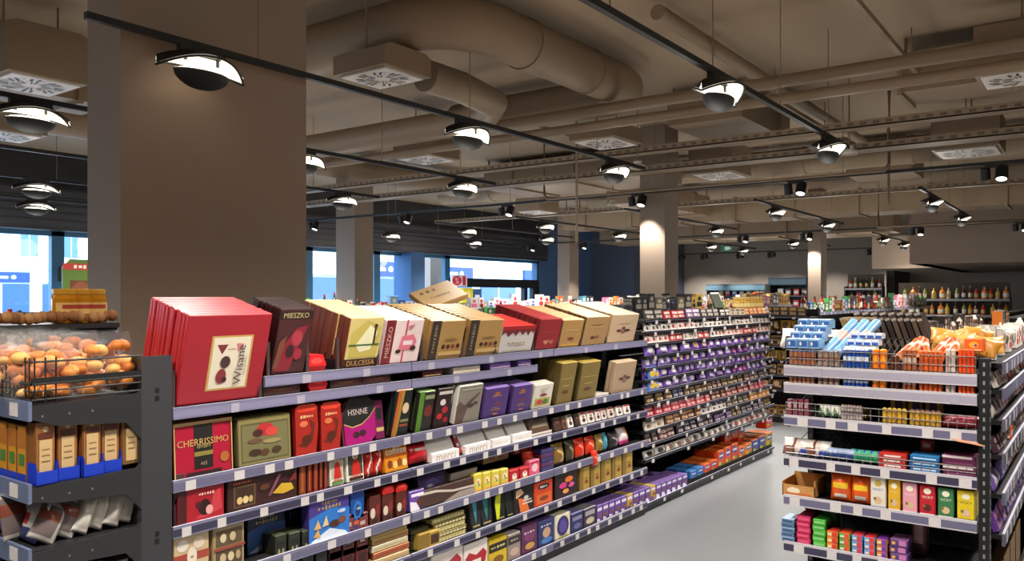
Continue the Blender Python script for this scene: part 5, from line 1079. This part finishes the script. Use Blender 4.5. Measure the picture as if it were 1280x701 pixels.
# top tier: tubes and roll packs between the double rails and rising behind
zt = RZ[1]+.002; zu = RZ[0]+.006
def rr(px0, px1, yt, z, name, n, col, cap, desc, band=None, lean=0, xx=RX+.016, rows=1, pitch=.06):
    W = RW_(px0, px1)-.004; r = W/n/2; h = ZX((px0+px1)/2, yt, RX+.02)-z
    R_(YA(px0, RX+.02), YA(px1, RX+.02), z, rolls(name, n, r, h, col, cap, band=band), desc, 'roll pack', lean, 2*r, xx, rows, pitch)
for lay, (z, ya, yb) in enumerate(((zt, 470, 470), (zu, 444, 436))):
    q = ('lower layer between the double rails', 'upper layer behind the wire')[lay]
    dy = 0 if lay else 0
    rr(986, 1019, ya+(0 if lay == 0 else -6), z, 'wafer_roll_pack', 6, 'a86a4a', '4a7ab8', 'brown and blue wafer roll pack at the left, '+q, '6a3a2a')
    rr(1021, 1050, ya+(0 if lay == 0 else -6), z, 'wafer_tube_pack', 4, '9a8478', '6aa0d0', 'grey-brown tube pack beside it, '+q, '8a5a4a')
    rr(1053, 1086, ya+(0 if lay == 0 else -8), z, 'blue_roll_pack', 6, '1e4aa0', 'e4e8f0', 'royal blue and white roll pack, '+q, 'dce4f0')
    rr(1089, 1109, ya+(0 if lay == 0 else -8), z, 'orange_drop_pack', 2, 'f07a14', 'f8b04a', 'bright orange round biscuit pack, '+q, 'f8a030')
    rr(1112, 1125, ya+(2 if lay == 0 else 0), z, 'dark_roll_pack', 2, '5a2c20', '3a2420', 'dark brown roll pack, '+q)
    rr(1127, 1146, ya+(0 if lay == 0 else -8), z, 'brown_roll_pack', 3, 'a85a30', 'd8702a', 'russet roll pack, '+q, 'c8b0a0')
    rr(1148, 1179, ya+(0 if lay == 0 else -6), z, 'orange_roll_pack', 5, 'd8622a', 'e87a34', 'orange roll pack left of the pale one, '+q, 'c04a1c')
    rr(1181, 1195, ya+(0 if lay == 0 else -8), z, 'pale_roll_pack', 2, 'd0bcb0', 'e0d4cc', 'pale grey roll pack, '+q, 'a89a94')
    rr(1197, 1219, ya+(0 if lay == 0 else -8), z, 'deep_orange_roll_pack', 4, 'e04e1e', 'f06a2c', 'deep orange roll pack at the right, '+q, 'c83c14')
# orange rolls mounded above
for i in range(7):
    yy = YA(1130+i*13, RX+.1); g = None
    put(rolls('long_orange_roll', 1, .019, .17, 'e0622a', 'f0a060', band='f0d8c0'), (RX+.10+.02*(i % 3), yy, zu+.085+.008*(i % 2)), 'long orange biscuit roll lying across the wire tray, %s' % ordi(i, 7), 'biscuit roll', rz=-PI/2+.2*((i % 3)-1), lean=1.25, d=.01)
# pale blue biscuit boxes sloping upward at the left
for j in range(4):
    for i in range(3):
        y = YA(990+i*14+j*4, RX+.04+j*.09)
        p = carton('pale_blue_wafer_pack', .052, .10, .05, '8ab4dc', [('r',.1,.2,.9,.8,'2f5fa8')]+[('e',.3,.5,.1,.2,'eaf0f6')], 'bcd6ec')
        put(p, (RX+.03+j*.10, y, zu+.085+j*.030), 'pale blue wafer pack, %s row from the front, %s of three' % (ORD[j], ORD[i]), 'pack', rz=-PI/2, lean=0)
for i in range(3):
    g0 = proto(('btube', 0), lambda: rolls('light_blue_tube', 1, .024, .42, '7fb2dc', 'c8d8e8', band='e0b8b0'))
    put(g0, (RX+.06, YA(1029+i*15, RX+.05), zu+.088), 'long light blue biscuit tube sloping up, %s' % ordi(i, 3), 'biscuit tube', rz=-PI/2-.12, lean=1.22, d=.0)
for j in range(3):
    for i in range(4):
        p = carton('blue_white_bar_pack', .036, .07, .028, 'dfe6f2', [('r',.1,.1,.9,.6,'2c58b0')], 'd8e2f2')
        put(p, (RX+.04+j*.085, YA(1060+i*10+j*4, RX+.05+j*.08), zu+.075+j*.03), 'blue and white bar pack, %s row from the front, %s of four' % (ORD[j], ORD[i]), 'bar pack', rz=-PI/2)
# dark upright cases and kraft bags at the back of the top
for i in range(13):
    x = RX+.62; px = 1066+i*8.2; bc = ('b0925c' if i <= 4 else ('5c4a3e','3a2c26','6e5c50')[i % 3])
    p = carton('dark_slim_case', .024, .16, .19, bc, [('r',.0,.93,1,1,'c8beb0'),('r',.2,.15,.8,.35,'8a7a6a' if i > 4 else '6a5434')], 'b4aaa0', '3a2c26' if i > 4 else 'c0a06a')
    put(p, (x, YA(px, x), 1.43), '%s slim case leaning on the run behind the snack unit, %s' % ('tan sided' if i <= 4 else 'dark brown', ordi(i, 13)), 'case', rz=-PI/2, roll=-.32, d=0)
for i in range(8):
    x = RX+1.0; px = 1085+i*11
    p = carton('dark_slim_case', .034, .16, .21, ('4c3c34','2e2420')[i % 2], [('r',.0,.93,1,1,'b8b0a8'),('r',.2,.3,.8,.5,'7a6a60')], 'aaa29a', '2e2420')
    put(p, (x, YA(px, x), 1.435), 'dark slim case in the second rank behind, %s' % ordi(i, 8), 'case', rz=-PI/2, roll=-.32, d=0)
rc(1200, 1226, 425, RZ[0]+.10, 'orange_snack_carton', 'f0682a', [('e',.5,.55,.25,.25,'f8b040'),('e',.6,.5,.08,.1,'7a3a9a'),('r',.1,.1,.9,.2,'f8d0a0')], 'orange carton raised behind the deep orange rolls', 'f47a34', d=.1, xx=RX+.13)
for i in range(6):
    put(rolls('long_orange_roll', 1, .019, .17, 'e0622a', 'f0a060', band='f0d8c0'), (RX+.09+.02*(i % 2), YA(1122+i*13, RX+.1), zu+.062), 'orange biscuit roll in the lower layer across the wire tray, %s' % ordi(i, 6), 'biscuit roll', rz=-PI/2+.15*((i % 3)-1), lean=1.3, d=.01)
for i, (px, x, z) in enumerate(((1175, RX+.42, 1.44), (1192, RX+.38, 1.44), (1208, RX+.34, 1.44), (1222, RX+.32, 1.43), (1234, RX+.34, 1.43), (1183, RX+.54, 1.46), (1200, RX+.5, 1.47), (1218, RX+.48, 1.47))):
    put(pouch('amber_paper_bag', .14, .11, .07, (lambda u, v: 'e09a3a' if v < .8 else 'f0c070') if i % 2 else (lambda u, v: 'd08a2c' if u < .3 else 'ecb05a'), .4, 1.2, seed=120+i), (x, YA(px, x), z), 'crumpled amber paper bag at the right corner, %s' % ordi(i, 8), 'bag', rz=-PI/2+.3*((i % 3)-1), lean=.75, d=.06, roll=.2*((i % 2)*2-1))
for i in range(7):
    x = RX+.56; px = 985+i*11
    put(pouch('white_choc_pouch', .11, .12, .05, lambda u, v: 'e8e2da' if v > .5 or u < .3 else '4a3a34', seed=130+i % 3), (x, YA(px, x), 1.425), 'white and brown pouch behind the pale blue packs, %s' % ordi(i, 7), 'pouch', rz=-PI/2, lean=.5, d=.05)
# second tray
z = RZ[2]+.004
for i in range(4): rc(984+i*7, 990.5+i*7, 499, z, 'maroon_mini_pack', '7a3a48', [('r',.1,.5,.9,.8,'b08a90')], 'maroon mini pack at the left of the second tray, %s' % ordi(i, 4), '8a4a58', d=.05)
for i in range(3): R_(YA(1022+i*9,RX), YA(1031+i*9,RX), z, pouch('green_white_pouch', .045, .06, .03, lambda u, v: 'e0dcd0' if u+v > .9 else '4a7a4a', seed=140+i), 'small green and white pouch on the second tray, %s' % ordi(i, 3), 'pouch', lean=.4)
rr(1051, 1078, 506, z, 'striped_roll_pack', 7, 'b8a8a4', '8a6a5a', 'pale striped roll pack on the second tray', '6a5a60')
for j in range(3): rc(1051, 1079, 512-0*j, z, 'gold_base_pack', 'a8823a', [('r',0,.4,1,.6,'6a4a2a')], 'thin gold pack at the second tray, %s behind the rail' % ORD[j], 'b8924a', d=.03, xx=RX+.06+j*.034) if j else None
rr(1102, 1134, 510, z, 'yellow_ball_pack', 5, 'b8902a', 'd8b040', 'yellow roll pack on the second tray, left of two', 'd8a838')
rr(1136, 1177, 512, z, 'yellow_ball_pack_wide', 6, 'b88c28', '5a3a60', 'yellow roll pack on the second tray, right of two', 'd0a030')
for i in range(3): rc(1108+i*22, 1128+i*22, 497, z+.03, 'yellow_violet_pack', 'c8a034', [('r',.3,.2,.8,.8,'4a3a60')], 'yellow and violet pack behind the yellow roll packs, %s' % ordi(i, 3), 'b08a34' if i != 1 else '5a4a58', d=.1, xx=RX+.10)
for i in range(3): R_(YA(1180+i*14,RX), YA(1194+i*14,RX), z, pouch('crimson_pouch', .075, .06, .045, lambda u, v: 'c87a8a' if v > .6 else '7a1e30', seed=150+i), 'crimson snack pouch at the right of the second tray, %s' % ordi(i, 3), 'pouch', lean=.5, d=.04)
# third tray
z = RZ[3]+.004
mixc = [lambda u, v: 'e8dcd0' if v > .45 else '8a5a4a', lambda u, v: 'd8c8c0' if u > .4 else '6a3a2c', lambda u, v: 'e8e4e0' if v > .4 else '2a4aa8']
for i in range(6): R_(YA(980+i*8.5,RX), YA(988+i*8.5,RX), z, pouch('mixed_candy_pouch', .07, .09, .045, mixc[i % 3], seed=160+i), 'mixed white candy pouch at the left of the third tray, %s' % ordi(i, 6), 'pouch', lean=.5, d=.04)
for i in range(5): R_(YA(1030+i*7,RX), YA(1037+i*7,RX), z, pouch('blue_candy_pouch', .06, .06, .04, lambda u, v: 'a8b8d8' if v > .5 else '2a4a8a', seed=170+i), 'blue candy pouch on the third tray, %s' % ordi(i, 5), 'pouch', lean=.6, d=.04)
for i in range(4): R_(YA(1064+i*9,RX), YA(1073+i*9,RX), z, pouch('green_candy_pouch', .065, .065, .04, lambda u, v: '2a5ac0' if .4 < u < .6 and v > .6 else ('1e8a5a' if v < .5 else '5ab088'), seed=180+i), 'green candy pouch on the third tray, %s' % ordi(i, 4), 'pouch', lean=.6, d=.04)
def flat(px0, px1, z, n, th, body, top, art, desc, d=.12, xx=RX+.014, tilt=.03):
    for j in range(n):
        w = RW_(px0, px1)-.006; p = carton('flat_pack', w, d, th, body, art, top)
        put(p, (xx+.003*(j % 2), (YA(px0, RX+.02)+YA(px1, RX+.02))/2+.004*(j % 2), z+j*(th+.001)), '%s, %s' % (desc, 'bottom of the pile' if j == 0 else 'top of the pile' if j == n-1 else ORD[j]+' from the bottom'), 'pack', rz=-PI/2)
flat(1098, 1134, z, 3, .022, 'b82a24', 'd8362c', [('r',.2,.3,.8,.7,'f0d8d0')], 'flat red sweet pack')
flat(1137, 1175, z, 3, .024, '1e6aa8', '3a8ac8', [('r',.1,.3,.9,.6,'b8d8f0')], 'flat sky blue sweet pack')
rc(1143, 1160, 556, z+.075, 'small_red_box', 'b82a2a', [('r',.2,.3,.8,.7,'e8d8c8')], 'small red box behind the sky blue pile', 'd83a34', d=.05, xx=RX+.16)
flat(1178, 1222, z, 2, .045, '5a1e40', '6a2a4c', [('r',.0,.7,.9,.95,'d8c8c8'),('r',.1,.1,.9,.3,'7a3a5c')], 'flat purple berry pack')
# fourth shelf
z = RZ[4]+.002
g = G(); KR = M('c08a4a', .7, var=.1)
w = .16; g.box(-w/2, w/2, 0, .20, 0, .004, KR); g.box(-w/2, w/2, 0, .004, 0, .055, KR); g.box(-w/2, w/2, .196, .20, 0, .085, KR); g.box(-w/2, -w/2+.004, 0, .2, 0, .07, KR); g.box(w/2-.004, w/2, 0, .2, 0, .085, KR)
g.art([('e',.35,.5,.2,.3,'e8dcc0'),('r',.1,.2,.9,.3,'d86a2a')], w, .055)
o = g.build('open_kraft_tray', loc=(RX+.012, YA(997, RX), z)); o.rotation_euler = (0,0,-PI/2); tag(o, 'open kraft cardboard tray at the left of the fourth shelf', 'tray')
for i, (a, b) in enumerate(((1036, 1061), (1062, 1085))):
    R_(YA(a,RX), YA(b,RX), z, pouch('orange_chips_bag', RW_(a, b)+.01, .145, .07, lambda u, v: 'f0e4d8' if .15 < v < .28 and .2 < u < .8 else ('e8c030' if .45 < v < .62 and .15 < u < .85 else 'e05a18'), seed=190+i), 'orange chips bag with a yellow stripe, %s' % ('left one' if not i else 'right one'), 'bag', lean=.08, d=.06)
for i, (a, b, c, dcl, l) in enumerate(((1088,1108,'e4ddd0','2f5aa8','white'),(1110,1126,'e0ac24','f0dc90','golden yellow'),(1128,1147,'e8a0ac','f4d0d4','pink'),(1149,1170,'c01e2c','efe0d4','red'),(1172,1193,'3a7a4a','e8e0c8','green'),(1196,1219,'e4c81e','3a3420','bright yellow'))):
    yt = 596+i*3.4
    rc(a, b, yt, z, 'tea_box', c, [('t','VICKY',.5,.6,.72,dcl),('e',.5,.8,.24,.1,'f0e8d0' if c != 'e4ddd0' else 'c8a84a'),('e',.5,.25,.26,.12,'d8b890' if i != 3 else '5a2018'),('e',.3,.3,.1,.05,'8a6a3a'),('r',.06,.03,.94,.06,dcl)], '%s upright snack box on the fourth shelf' % l, c, d=.07, cat='box', n=2)
# fifth shelf
z = RZ[5]+.002
flat(977, 994, z, 5, .022, '6a8ab0', 'a8c0d8', [('r',.1,.3,.9,.7,'3a5478')], 'powder blue flat box', xx=RX+.012)
flat(996, 1014, z, 5, .027, 'd02a5a', 'b83058', [('r',.1,.3,.9,.7,'e05a80')], 'crimson pink flat box')
flat(1016, 1033, z, 5, .026, '4ab03a', '5ac048', [('r',.1,.3,.9,.7,'8ad07a')], 'fresh green flat box')
for j in range(3):
    flat(996, 1014, z+.0, 6, .027, '8a2444', '6a2038', [], 'crimson box pile in the row behind', d=.1, xx=RX+.15) if j == 0 else None
flat(1018, 1036, z, 7, .027, '3a8a3a', '4ab04a', [], 'green box pile in the row behind', d=.1, xx=RX+.15)
fc = [('e8a030','d83a2a','orange and red'),('4ab04a','e8502a','green and orange'),('58a8d8','d83a4a','sky blue and red'),('6ab0e0','e03a3a','light blue and scarlet'),('e08a34','7a3aa0','orange and violet')]
for i, (c, dcl, l) in enumerate(fc):
    for j in range(3):
        p = carton('fruit_bar_pack', RW_(1034+i*15.5, 1047+i*15.5), .09, .029, c, [('r',.5,.1,.95,.9,dcl),('r',.1,.3,.45,.6,'f0e8d8')], dcl)
        put(p, (RX+.014, YA(1040.5+i*15.5, RX+.02), z+j*.030), '%s fruit bar pack, %s' % (l, ('bottom of three', 'middle of three', 'top of three')[j]), 'bar pack', rz=-PI/2)
flat(1112, 1136, z, 3, .032, '5a3a7a', '8a5a8a', [('r',.5,.2,.9,.9,'c87ab0'),('r',.1,.3,.3,.7,'e8b050')], 'purple fruit snack pack')
rc(1130, 1150, 634, z+.0, 'plum_photo_pack', '6a3a3a', [('r',.2,.2,.8,.8,'c8a0a0')], 'plum coloured pack at the back of the fifth shelf', '9a6a70', d=.1, xx=RX+.18)
# sixth shelf
z = RZ[6]+.002
flat(1140, 1168, z, 5, .022, 'd86a3a', '7ac83a', [('r',.1,.3,.9,.7,'e8b890')], 'lime and orange flat pack on the sixth shelf')
flat(1165, 1190, z, 6, .024, '5ab83a', '68c83a', [], 'lime green flat pack behind on the sixth shelf', xx=RX+.15)
flat(1192, 1222, z, 5, .024, '8a4a48', 'c09a94', [('r',.1,.3,.9,.7,'d8c0b8')], 'dusty pink flat pack on the sixth shelf')
flat(990, 1012, z, 3, .02, 'a82a2a', 'c83a34', [], 'dark red flat pack on the sixth shelf')
flat(1030, 1100, z, 3, .02, '7a2424', '8a2a28', [('r',.1,.3,.3,.7,'d8b0a0')], 'long wine red flat pack on the sixth shelf')
# pale card sticking out of the end unit
g = G(); g.add([(0,0,0),(.05,.04,.012),(.05,.15,.03),(0,.11,.012)], [(0,1,2,3)], M('d89a7a', .5)); g.add([(0,0,.001),(.05,.04,.013),(.05,.15,.031),(0,.11,.013)], [(3,2,1,0)], M('d89a7a', .5))
o = g.build('shelf_talker', loc=(RX-.03, YA(1232, RX), ZX(1222, 556, RX))); tag(o, 'peach coloured shelf card sticking out at the post', 'shelf card')
g = G(); g.box(0, .09, -.004, 0, 0, .06, M('e0482a', .5)); g.art([('r',.1,.3,.9,.7,'f0e0d8')], .09, .06, -.004, Matrix.Translation((.045,0,0)))
o = g.build('price_flag', loc=(4.62, .385, 1.03)); tag(o, 'orange red price flag on the rail at the right border', 'shelf card')
# the side run at the right border
SR = [(1.27, [('c83a34','efe4d8','red and white'), ('e8e0d4','b83a34','white and red'), ('d8b84a','a82a24','yellow'), ('e4dcd0','4a3a34','cream'), ('b82a34','e8d0c8','crimson'), ('efe8e0','d8a040','ivory')]),
      (1.12, BG+WR), (.95, [('7a4a3a','e8d8c8','brown'),('e0d8d0','8a3a4a','white and wine'),('8a8a9a','e8e4e0','grey'),('c8b0a0','5a3a4a','dusky pink'),('5a3a4a','d8c0c0','plum'),('e8dcc0','7a6a3a','pale yellow')]),
      (.76, V[:3]+BG[:4]), (.56, V)]
for k, (z, sp) in enumerate(SR):
    rowbars(z+.002, RX+.53, 6.8, .425, sp, 'on the %s shelf of the right border' % ORD[k], .10, .3, .12, 'pouch' if k % 2 else 'bar', seed=200+k)
clutter(RX+.55, 6.8, .46, 1.402, [('bag','e8e4dc','a8a098','white'), ('bag','d8d4cc','4a7a4a','white and green'), ('box','e4dcd4',RED,'white and red')], 'on top of the edge-on run at the right border', 31, (.12, .18))
for i in range(4):
    g = G(); w = .30; K2 = M('8a6a44', .7, var=.12)
    g.box(0, w, 0, .3, 0, .005, K2); g.box(0, w, 0, .005, 0, .24, K2); g.box(0, w, .295, .3, 0, .24, K2); g.box(0, .005, 0, .3, 0, .24, K2); g.box(w-.005, w, 0, .3, 0, .24, K2)
    g.box(.0, w, .0, .06, .24, .243, K2)
    o = g.build('cardboard_box', loc=(RX+.55+i*.33, .44, .105)); tag(o, 'open brown cardboard box at the foot of the right border run, %s' % ordi(i, 4, 'near'), 'cardboard box')
    for j in range(3): put(carton('chocolate_refill', .08, .2, .19, '5a3a2c' if j % 2 else 'c8b8a0', [('e',.5,.6,.3,.2,'e0d4c8')], '8a6a54'), (RX+.60+i*.33+j*.09, .46, .112), 'refill pack in the %s open cardboard box, %s' % (ORD[i], ordi(j, 3)), 'pack')

# ================================================================== shelves beyond
CL1 = [('box',RED,WHT,'red'), ('box',WHT,RED,'white'), ('can',RED,'c8c0b8','red'), ('box',GRN,WHT,'green'), ('bottle','2a3a24',RED,'dark green'), ('box',BRN,'e0c8a0','brown'), ('can',BLK,'c8b890','black')]
CL2 = [('box',WHT,BLU,'white and blue'), ('box',BLU,WHT,'blue'), ('box',WHT,PNK,'white and pink'), ('box','8ab8e0',WHT,'pale blue'), ('box',WHT,RED,'white and red'), ('cup',WHT,BLU,'white')]
CL3 = [('box','e8e0d0',ORG,'cream'), ('bag',WHT,RED,'white'), ('bag','e8c8b8',RED,'pale pink'), ('cup',WHT,GLD,'white'), ('box',ORG,WHT,'orange'), ('box','4a8a9a',WHT,'teal'), ('box',BLK,WHT,'black'), ('box',PNK,WHT,'pink')]
clutter(1.3, 5.6, 6.05, 1.442, CL1, 'on the second aisle run', 41, (.09, .15))
clutter(5.6, 8.9, 6.05, 1.442, CL1+CL3[:4], 'at the far end of the second aisle run', 42, (.09, .15))
clutter(4.2, 9.0, 8.95, 1.492, CL1, 'on the third aisle run, near part', 43, (.10, .22))
clutter(9.0, 13.5, 8.95, 1.492, CL2, 'on the third aisle run, blue and white part', 44, (.15, .26), (.12, .22))
clutter(13.5, 16.9, 8.95, 1.492, CL3, 'on the third aisle run, far part', 45, (.12, .26), (.12, .2))
clutter(11.7, 17.0, 6.25, 1.522, CL3+CL2[:3], 'on the run beyond the cross aisle', 46, (.14, .26), (.12, .2))
clutter(17.0, 19.9, 6.25, 1.522, [('box',ORG,WHT,'orange'), ('box','2a3a6a',WHT,'navy'), ('box',GLD,BRN,'gold'), ('box',PNK,WHT,'pink')], 'at the far end of the run beyond the cross aisle', 47, (.2, .3), (.16, .24))
clutter(11.7, 17.5, 3.45, 1.492, [('box',GRN,WHT,'green'), ('box',BRN,GLD,'brown'), ('cup',GLD,BRN,'gold'), ('box',BLK,RED,'black'), ('bottle','8a2a20',BLK,'red-brown'), ('box',WHT,RED,'white'), ('box',BLU,WHT,'blue')], 'on the middle distance run', 48, (.12, .26), (.10, .2))
clutter(17.5, 21.2, 3.45, 1.492, [('box',GRN,WHT,'green'), ('box','c8b88a',BRN,'sand'), ('box',PNK,WHT,'pink'), ('bottle','4a3a20',RED,'amber'), ('box',WHT,BLU,'white')], 'at the far end of the middle distance run', 49, (.14, .3), (.12, .22))
clutter(-.9, 3.2, 11.25, 1.442, CL1+CL2, 'near the shop windows', 50, (.12, .22))
BT = [('bottle','5a2a10',GLD,'brown glass'), ('bottle','c8b070','2a2420','pale amber glass'), ('bottle','1e2a1c',RED,'dark green glass'), ('bottle','d8d4c8','c83a34','clear glass'), ('bottle','a8301c',BLK,'red')]
clutter(11.8, 17.3, .25, 1.462, BT, 'on the run beyond the right gondola', 51, (.16, .24))
clutter(8.9, 9.5, .8, 1.44, CL3, 'on the far end of the right gondola', 52, (.1, .15))
for q, (a, b, sd) in enumerate(((4.75, 6.8, 53), (6.8, 9.5, 54))):
    clutter(a, b, 1.02, 1.425, [('bag','d8d2c8',BRN,'white and brown'), ('box','4a3a32','8a7a6a','dark brown'), ('bag','e4ded4','8a4a3a','off-white'), ('box','2e2420','c8b8a0','black')], ('right behind the snack unit', 'on the farther part of the right gondola')[q], sd, (.08, .14))

# drinks wall: bottle shelves in the recess under the bulkhead and on the end wall
def wallshelf(x, y0, y1, zs, label, seed, specs, dep=.35):
    t = empty('bottle_rack', (x, y0, 0)); g = G(); g.box(dep-.03, dep, 0, y1-y0, 0, zs[-1]+.4, M('4a4038', .7)); g.build('back_panel', t)
    for z in zs:
        g = G(); g.box(0, dep-.03, 0, y1-y0, z-.03, z, SHELFM); s = g.build('shelf', t)
        g = G(); g.box(-.008, 0, 0, y1-y0, z-.05, z+.005, M('8a8890', .4)); g.build('price_rail', s)
    for y in (0, y1-y0): 
        g = G(); g.box(0, dep-.03, y-.02, y+.02, 0, zs[-1]+.05, BLACK); g.build('side_panel', t)
    tag(t, label, 'shelf unit')
    r = random.Random(seed)
    for k, z in enumerate(zs):
        y = y0+.08
        while y < y1-.08:
            glass, cap, nm, rr_, hh = r.choice(specs)
            p = bottle('bottle', rr_, hh, glass, cap, r.choice(('e8e0d0','c8a860','d8d0c8')), r.choice((.35, .45)))
            lb = '%s bottle on shelf level %s of the %s' % (nm, ORD[len(zs)-1-k], label.split(',')[0])
            put(p, (x+.1+.06, y, z), lb, 'bottle', group=lb); y += rr_*2+r.choice((.03, .05, .09))
DR = [('b06a1c','2a2420','amber',.05,.30), ('d8b04a',GLD,'golden',.055,.27), ('c83a24',BLK,'red',.05,.28), ('5a2c14',GLD,'brown',.045,.32), ('e0d8c8',RED,'clear',.05,.28), ('8a9a4a',BLK,'olive',.045,.3), ('e88a3a',GLD,'orange',.07,.3)]
ya, yb = YA(1262, 22.0), YA(1120, 22.0)
wallshelf(22.0, ya, yb, (.9, 1.28, 1.66), 'long drinks wall under the bulkhead, right', 61, DR)
wallshelf(24.0, YA(1102, 24.0), YA(1056, 24.0), (.9, 1.25, 1.62, 1.95), 'wine rack against the pale end wall, left of the bulkhead', 62, [('2a2c1c','8a1c20','dark wine',.05,.3), ('3a1418',GLD,'burgundy',.05,.3), ('8a8a3a','c8c0a0','olive wine',.05,.3), ('a83a2c',BLK,'rose red',.05,.28)])
# coolers along the end wall
def cooler(x, y0, y1, h, label):
    t = empty('open_cooler', (x, y0, 0)); W = y1-y0
    g = G(); g.box(.75, .9, 0, W, 0, h, DARK); g.box(0, .9, 0, W, 0, .45, DARK); g.build('cabinet', t)
    g = G(); g.prism([(-W, 0), (0, 0), (0, .22), (-W, .22)], -.12, .8, M('3e4a54', .4)); o = g.build('canopy', t); o.rotation_euler.z = -PI/2; o.location = (0, 0, h-.22); 
    g = G(); g.box(-.13, -.12, 0, W, h-.20, h-.05, M('54707f', .35)); g.build('canopy_front', t)
    for k in range(4):
        g = G(); g.box(.1+.03*k, .75, .03, W-.03, .7+k*.34, .72+k*.34, M('8a8a8c', .4)); g.build('shelf', t)
    for y in (0, W): G().box(0, .9, y-.02, y+.02, 0, h, DARK).build('side_wall', t)
    tag(t, label, 'refrigerator')
    r = random.Random(int(y0*10))
    for k in range(4):
        y = y0+.15
        while y < y1-.15:
            nm, c = r.choice((('white', WHT), ('red', RED), ('blue', BLU), ('green', GRN), ('brown', BRN), ('yellow', YEL)))
            p = carton('chilled_pack', .16, .12, .21, c, [('r',.1,.3,.9,.7,'e8e0d8')], c); lb = '%s chilled pack in the %s' % (nm, label.split(',')[0])
            put(p, (x+.14+.03*k, y, .725+k*.34), lb, 'pack', rz=-PI/2, group=lb); y += .24
cooler(25.6, YA(957, 25.6), YA(884, 25.6), 2.12, 'long open cooler at the end wall, left of two')
cooler(24.4, YA(1009, 24.4), YA(962, 24.4), 2.28, 'open cooler at the end wall, right of two by the far column')

# signs and small marks
g = G(); g.box(-.3, .3, -.03, .03, 0, .2, M('1e6a4a', .4)); g.art([('r',.3,.2,.7,.8,'d8ece0'),('p',[(.72,.3),(.9,.5),(.72,.7)],'d8ece0')], .6, .2, -.03)
g.tube((0,0,.2), (0,0,1.0), .006, BLACK, 6)
o = g.build('exit_sign', loc=(21.5, YA(909, 21.5), ZX(909, 314, 21.5))); o.rotation_euler.z = -PI/2; o.scale = (.55, .55, .8); tag(o, 'small green emergency exit sign hanging over the far aisle', 'sign')
# outdoors
g = G(); g.box(-60, 90, WY+.3, WY+60, -.3, -.1, M('8a9098', .8)); o = struct(g, 'ground_street')
def facade(x0, x1, y, h, wall, label, seed, shop):
    t = empty('city_building', (x0, y, 0)); W = x1-x0
    G().box(0, W, 0, 6, -.1, h, M(wall, .8)).build('wall', t)
    n = int(W/2.6)
    for fl in range(4 if h > 12 else 2):
        for i in range(n):
            xx = .8+i*2.6; g = G(); g.box(xx, xx+1.2, -.06, 0, 4.2+fl*3.1, 6.0+fl*3.1, M('eef2f6', .5)); g.box(xx+.08, xx+.56, -.07, -.06, 4.28+fl*3.1, 5.92+fl*3.1, M('5a7a9a', .15)); g.box(xx+.64, xx+1.12, -.07, -.06, 4.28+fl*3.1, 5.92+fl*3.1, M('5a7a9a', .15)); g.build('window', t)
    g = G(); g.box(0, W, -.1, 0, 3.4, 3.6, M('c8d0d8', .6)); g.build('cornice', t)
    for i in range(int(W/4)):
        g = G(); g.box(.4+i*4, 3.6+i*4, -.08, 0, .1, 2.5, M('3a5a80', .15)); g.box(1.9+i*4, 2.0+i*4, -.09, -.08, .1, 2.5, M('d8e0e8', .5)); g.build('shop_window', t)
        g = G(); c = ('24407c','e0e6ec','2a3ac8','d8e0ea')[(i+shop) % 4]; g.box(.4+i*4, 3.6+i*4, -.14, 0, 2.6, 3.25, M(c, .5))
        tx = 'HAAS'; g.art([('t', tx, .5, .5, .45, '5a6ab0')] if c == 'd8e0ea' and h < 12 and x0 > 30 else [('r',.3,.35,.6,.6,'c8d4e4'),('e',.7,.5,.05,.2,'c8d4e4')], 3.2, .65, -.14, Matrix.Translation((2+i*4, 0, 2.6)))
        g.build('shop_sign', t)
    tag(t, label, 'building')
facade(4, 36, WY+42, 16, 'dfe6f0', 'pale building with many windows across the street, seen in the left window', 1, 0)
facade(15.2, 30, WY+12, 11, 'dfe4ea', 'white rendered building across the street with a dark blue shop sign', 2, 0)
facade(30.5, 62, WY+14, 11, 'e6e9ee', 'white building across the street behind the entrance', 3, 2)
# red poster by the entrance
g = G(); g.box(-.32, .32, -.015, .015, 0, .30, M('e8e8ea', .5)); g.art([('e',.35,.5,.3,.42,'d8284a'),('t','%',.35,.5,.22,'f4f0f0'),('r',.7,.1,.9,.9,'d8284a')], 0.64, .30, -.015)
o = g.build('sale_poster', loc=(XA(573, WY-.1), WY-.12, ZA(573, 358, WY))); tag(o, 'white poster with a pink-red disc in the entrance window', 'poster')
t = empty('promotion_stand', (XA(581, 12.0), 12.0, 0))
g = G(); g.box(-.05, .30, 0, .3, 1.55, 1.92, M('e0d02a', .5)); g.art([('e',.5,.5,.3,.3,'f0e890')], .3, .37, 0, Matrix.Translation((.12,0,1.55))); g.build('yellow_box', t)
g = G(); g.box(.31, .62, 0, .3, 1.55, 1.90, M('24508a', .5)); g.art([('r',.2,.4,.8,.6,'d8e0f0')], .3, .35, 0, Matrix.Translation((.46,0,1.55))); g.build('blue_box', t)
g = G(); g.box(-.1, .7, .0, .35, 0, 1.55, M('c8c8d0', .5)); g.build('base', t)
tag(t, 'yellow and blue promotion stand in front of the entrance', 'stand')

for k, z in enumerate((1.45, 1.25, 1.05, .85, .65, .45, .10)):
    rowbars(z+.002, 3.25, 4.25, 11.12, [('b8923a','6a4a2a','gold'), ('6a4a30','d8b070','brown'), ('a8783a','3a2a1c','honey brown'), ('4a3424','c8a060','dark brown')], 'on the %s shelf of the brown end unit' % ORD[k], .15, .1, .13, 'pouch' if k % 2 else 'bar', rz=-PI/2, along='y', seed=300+k, d=.05)
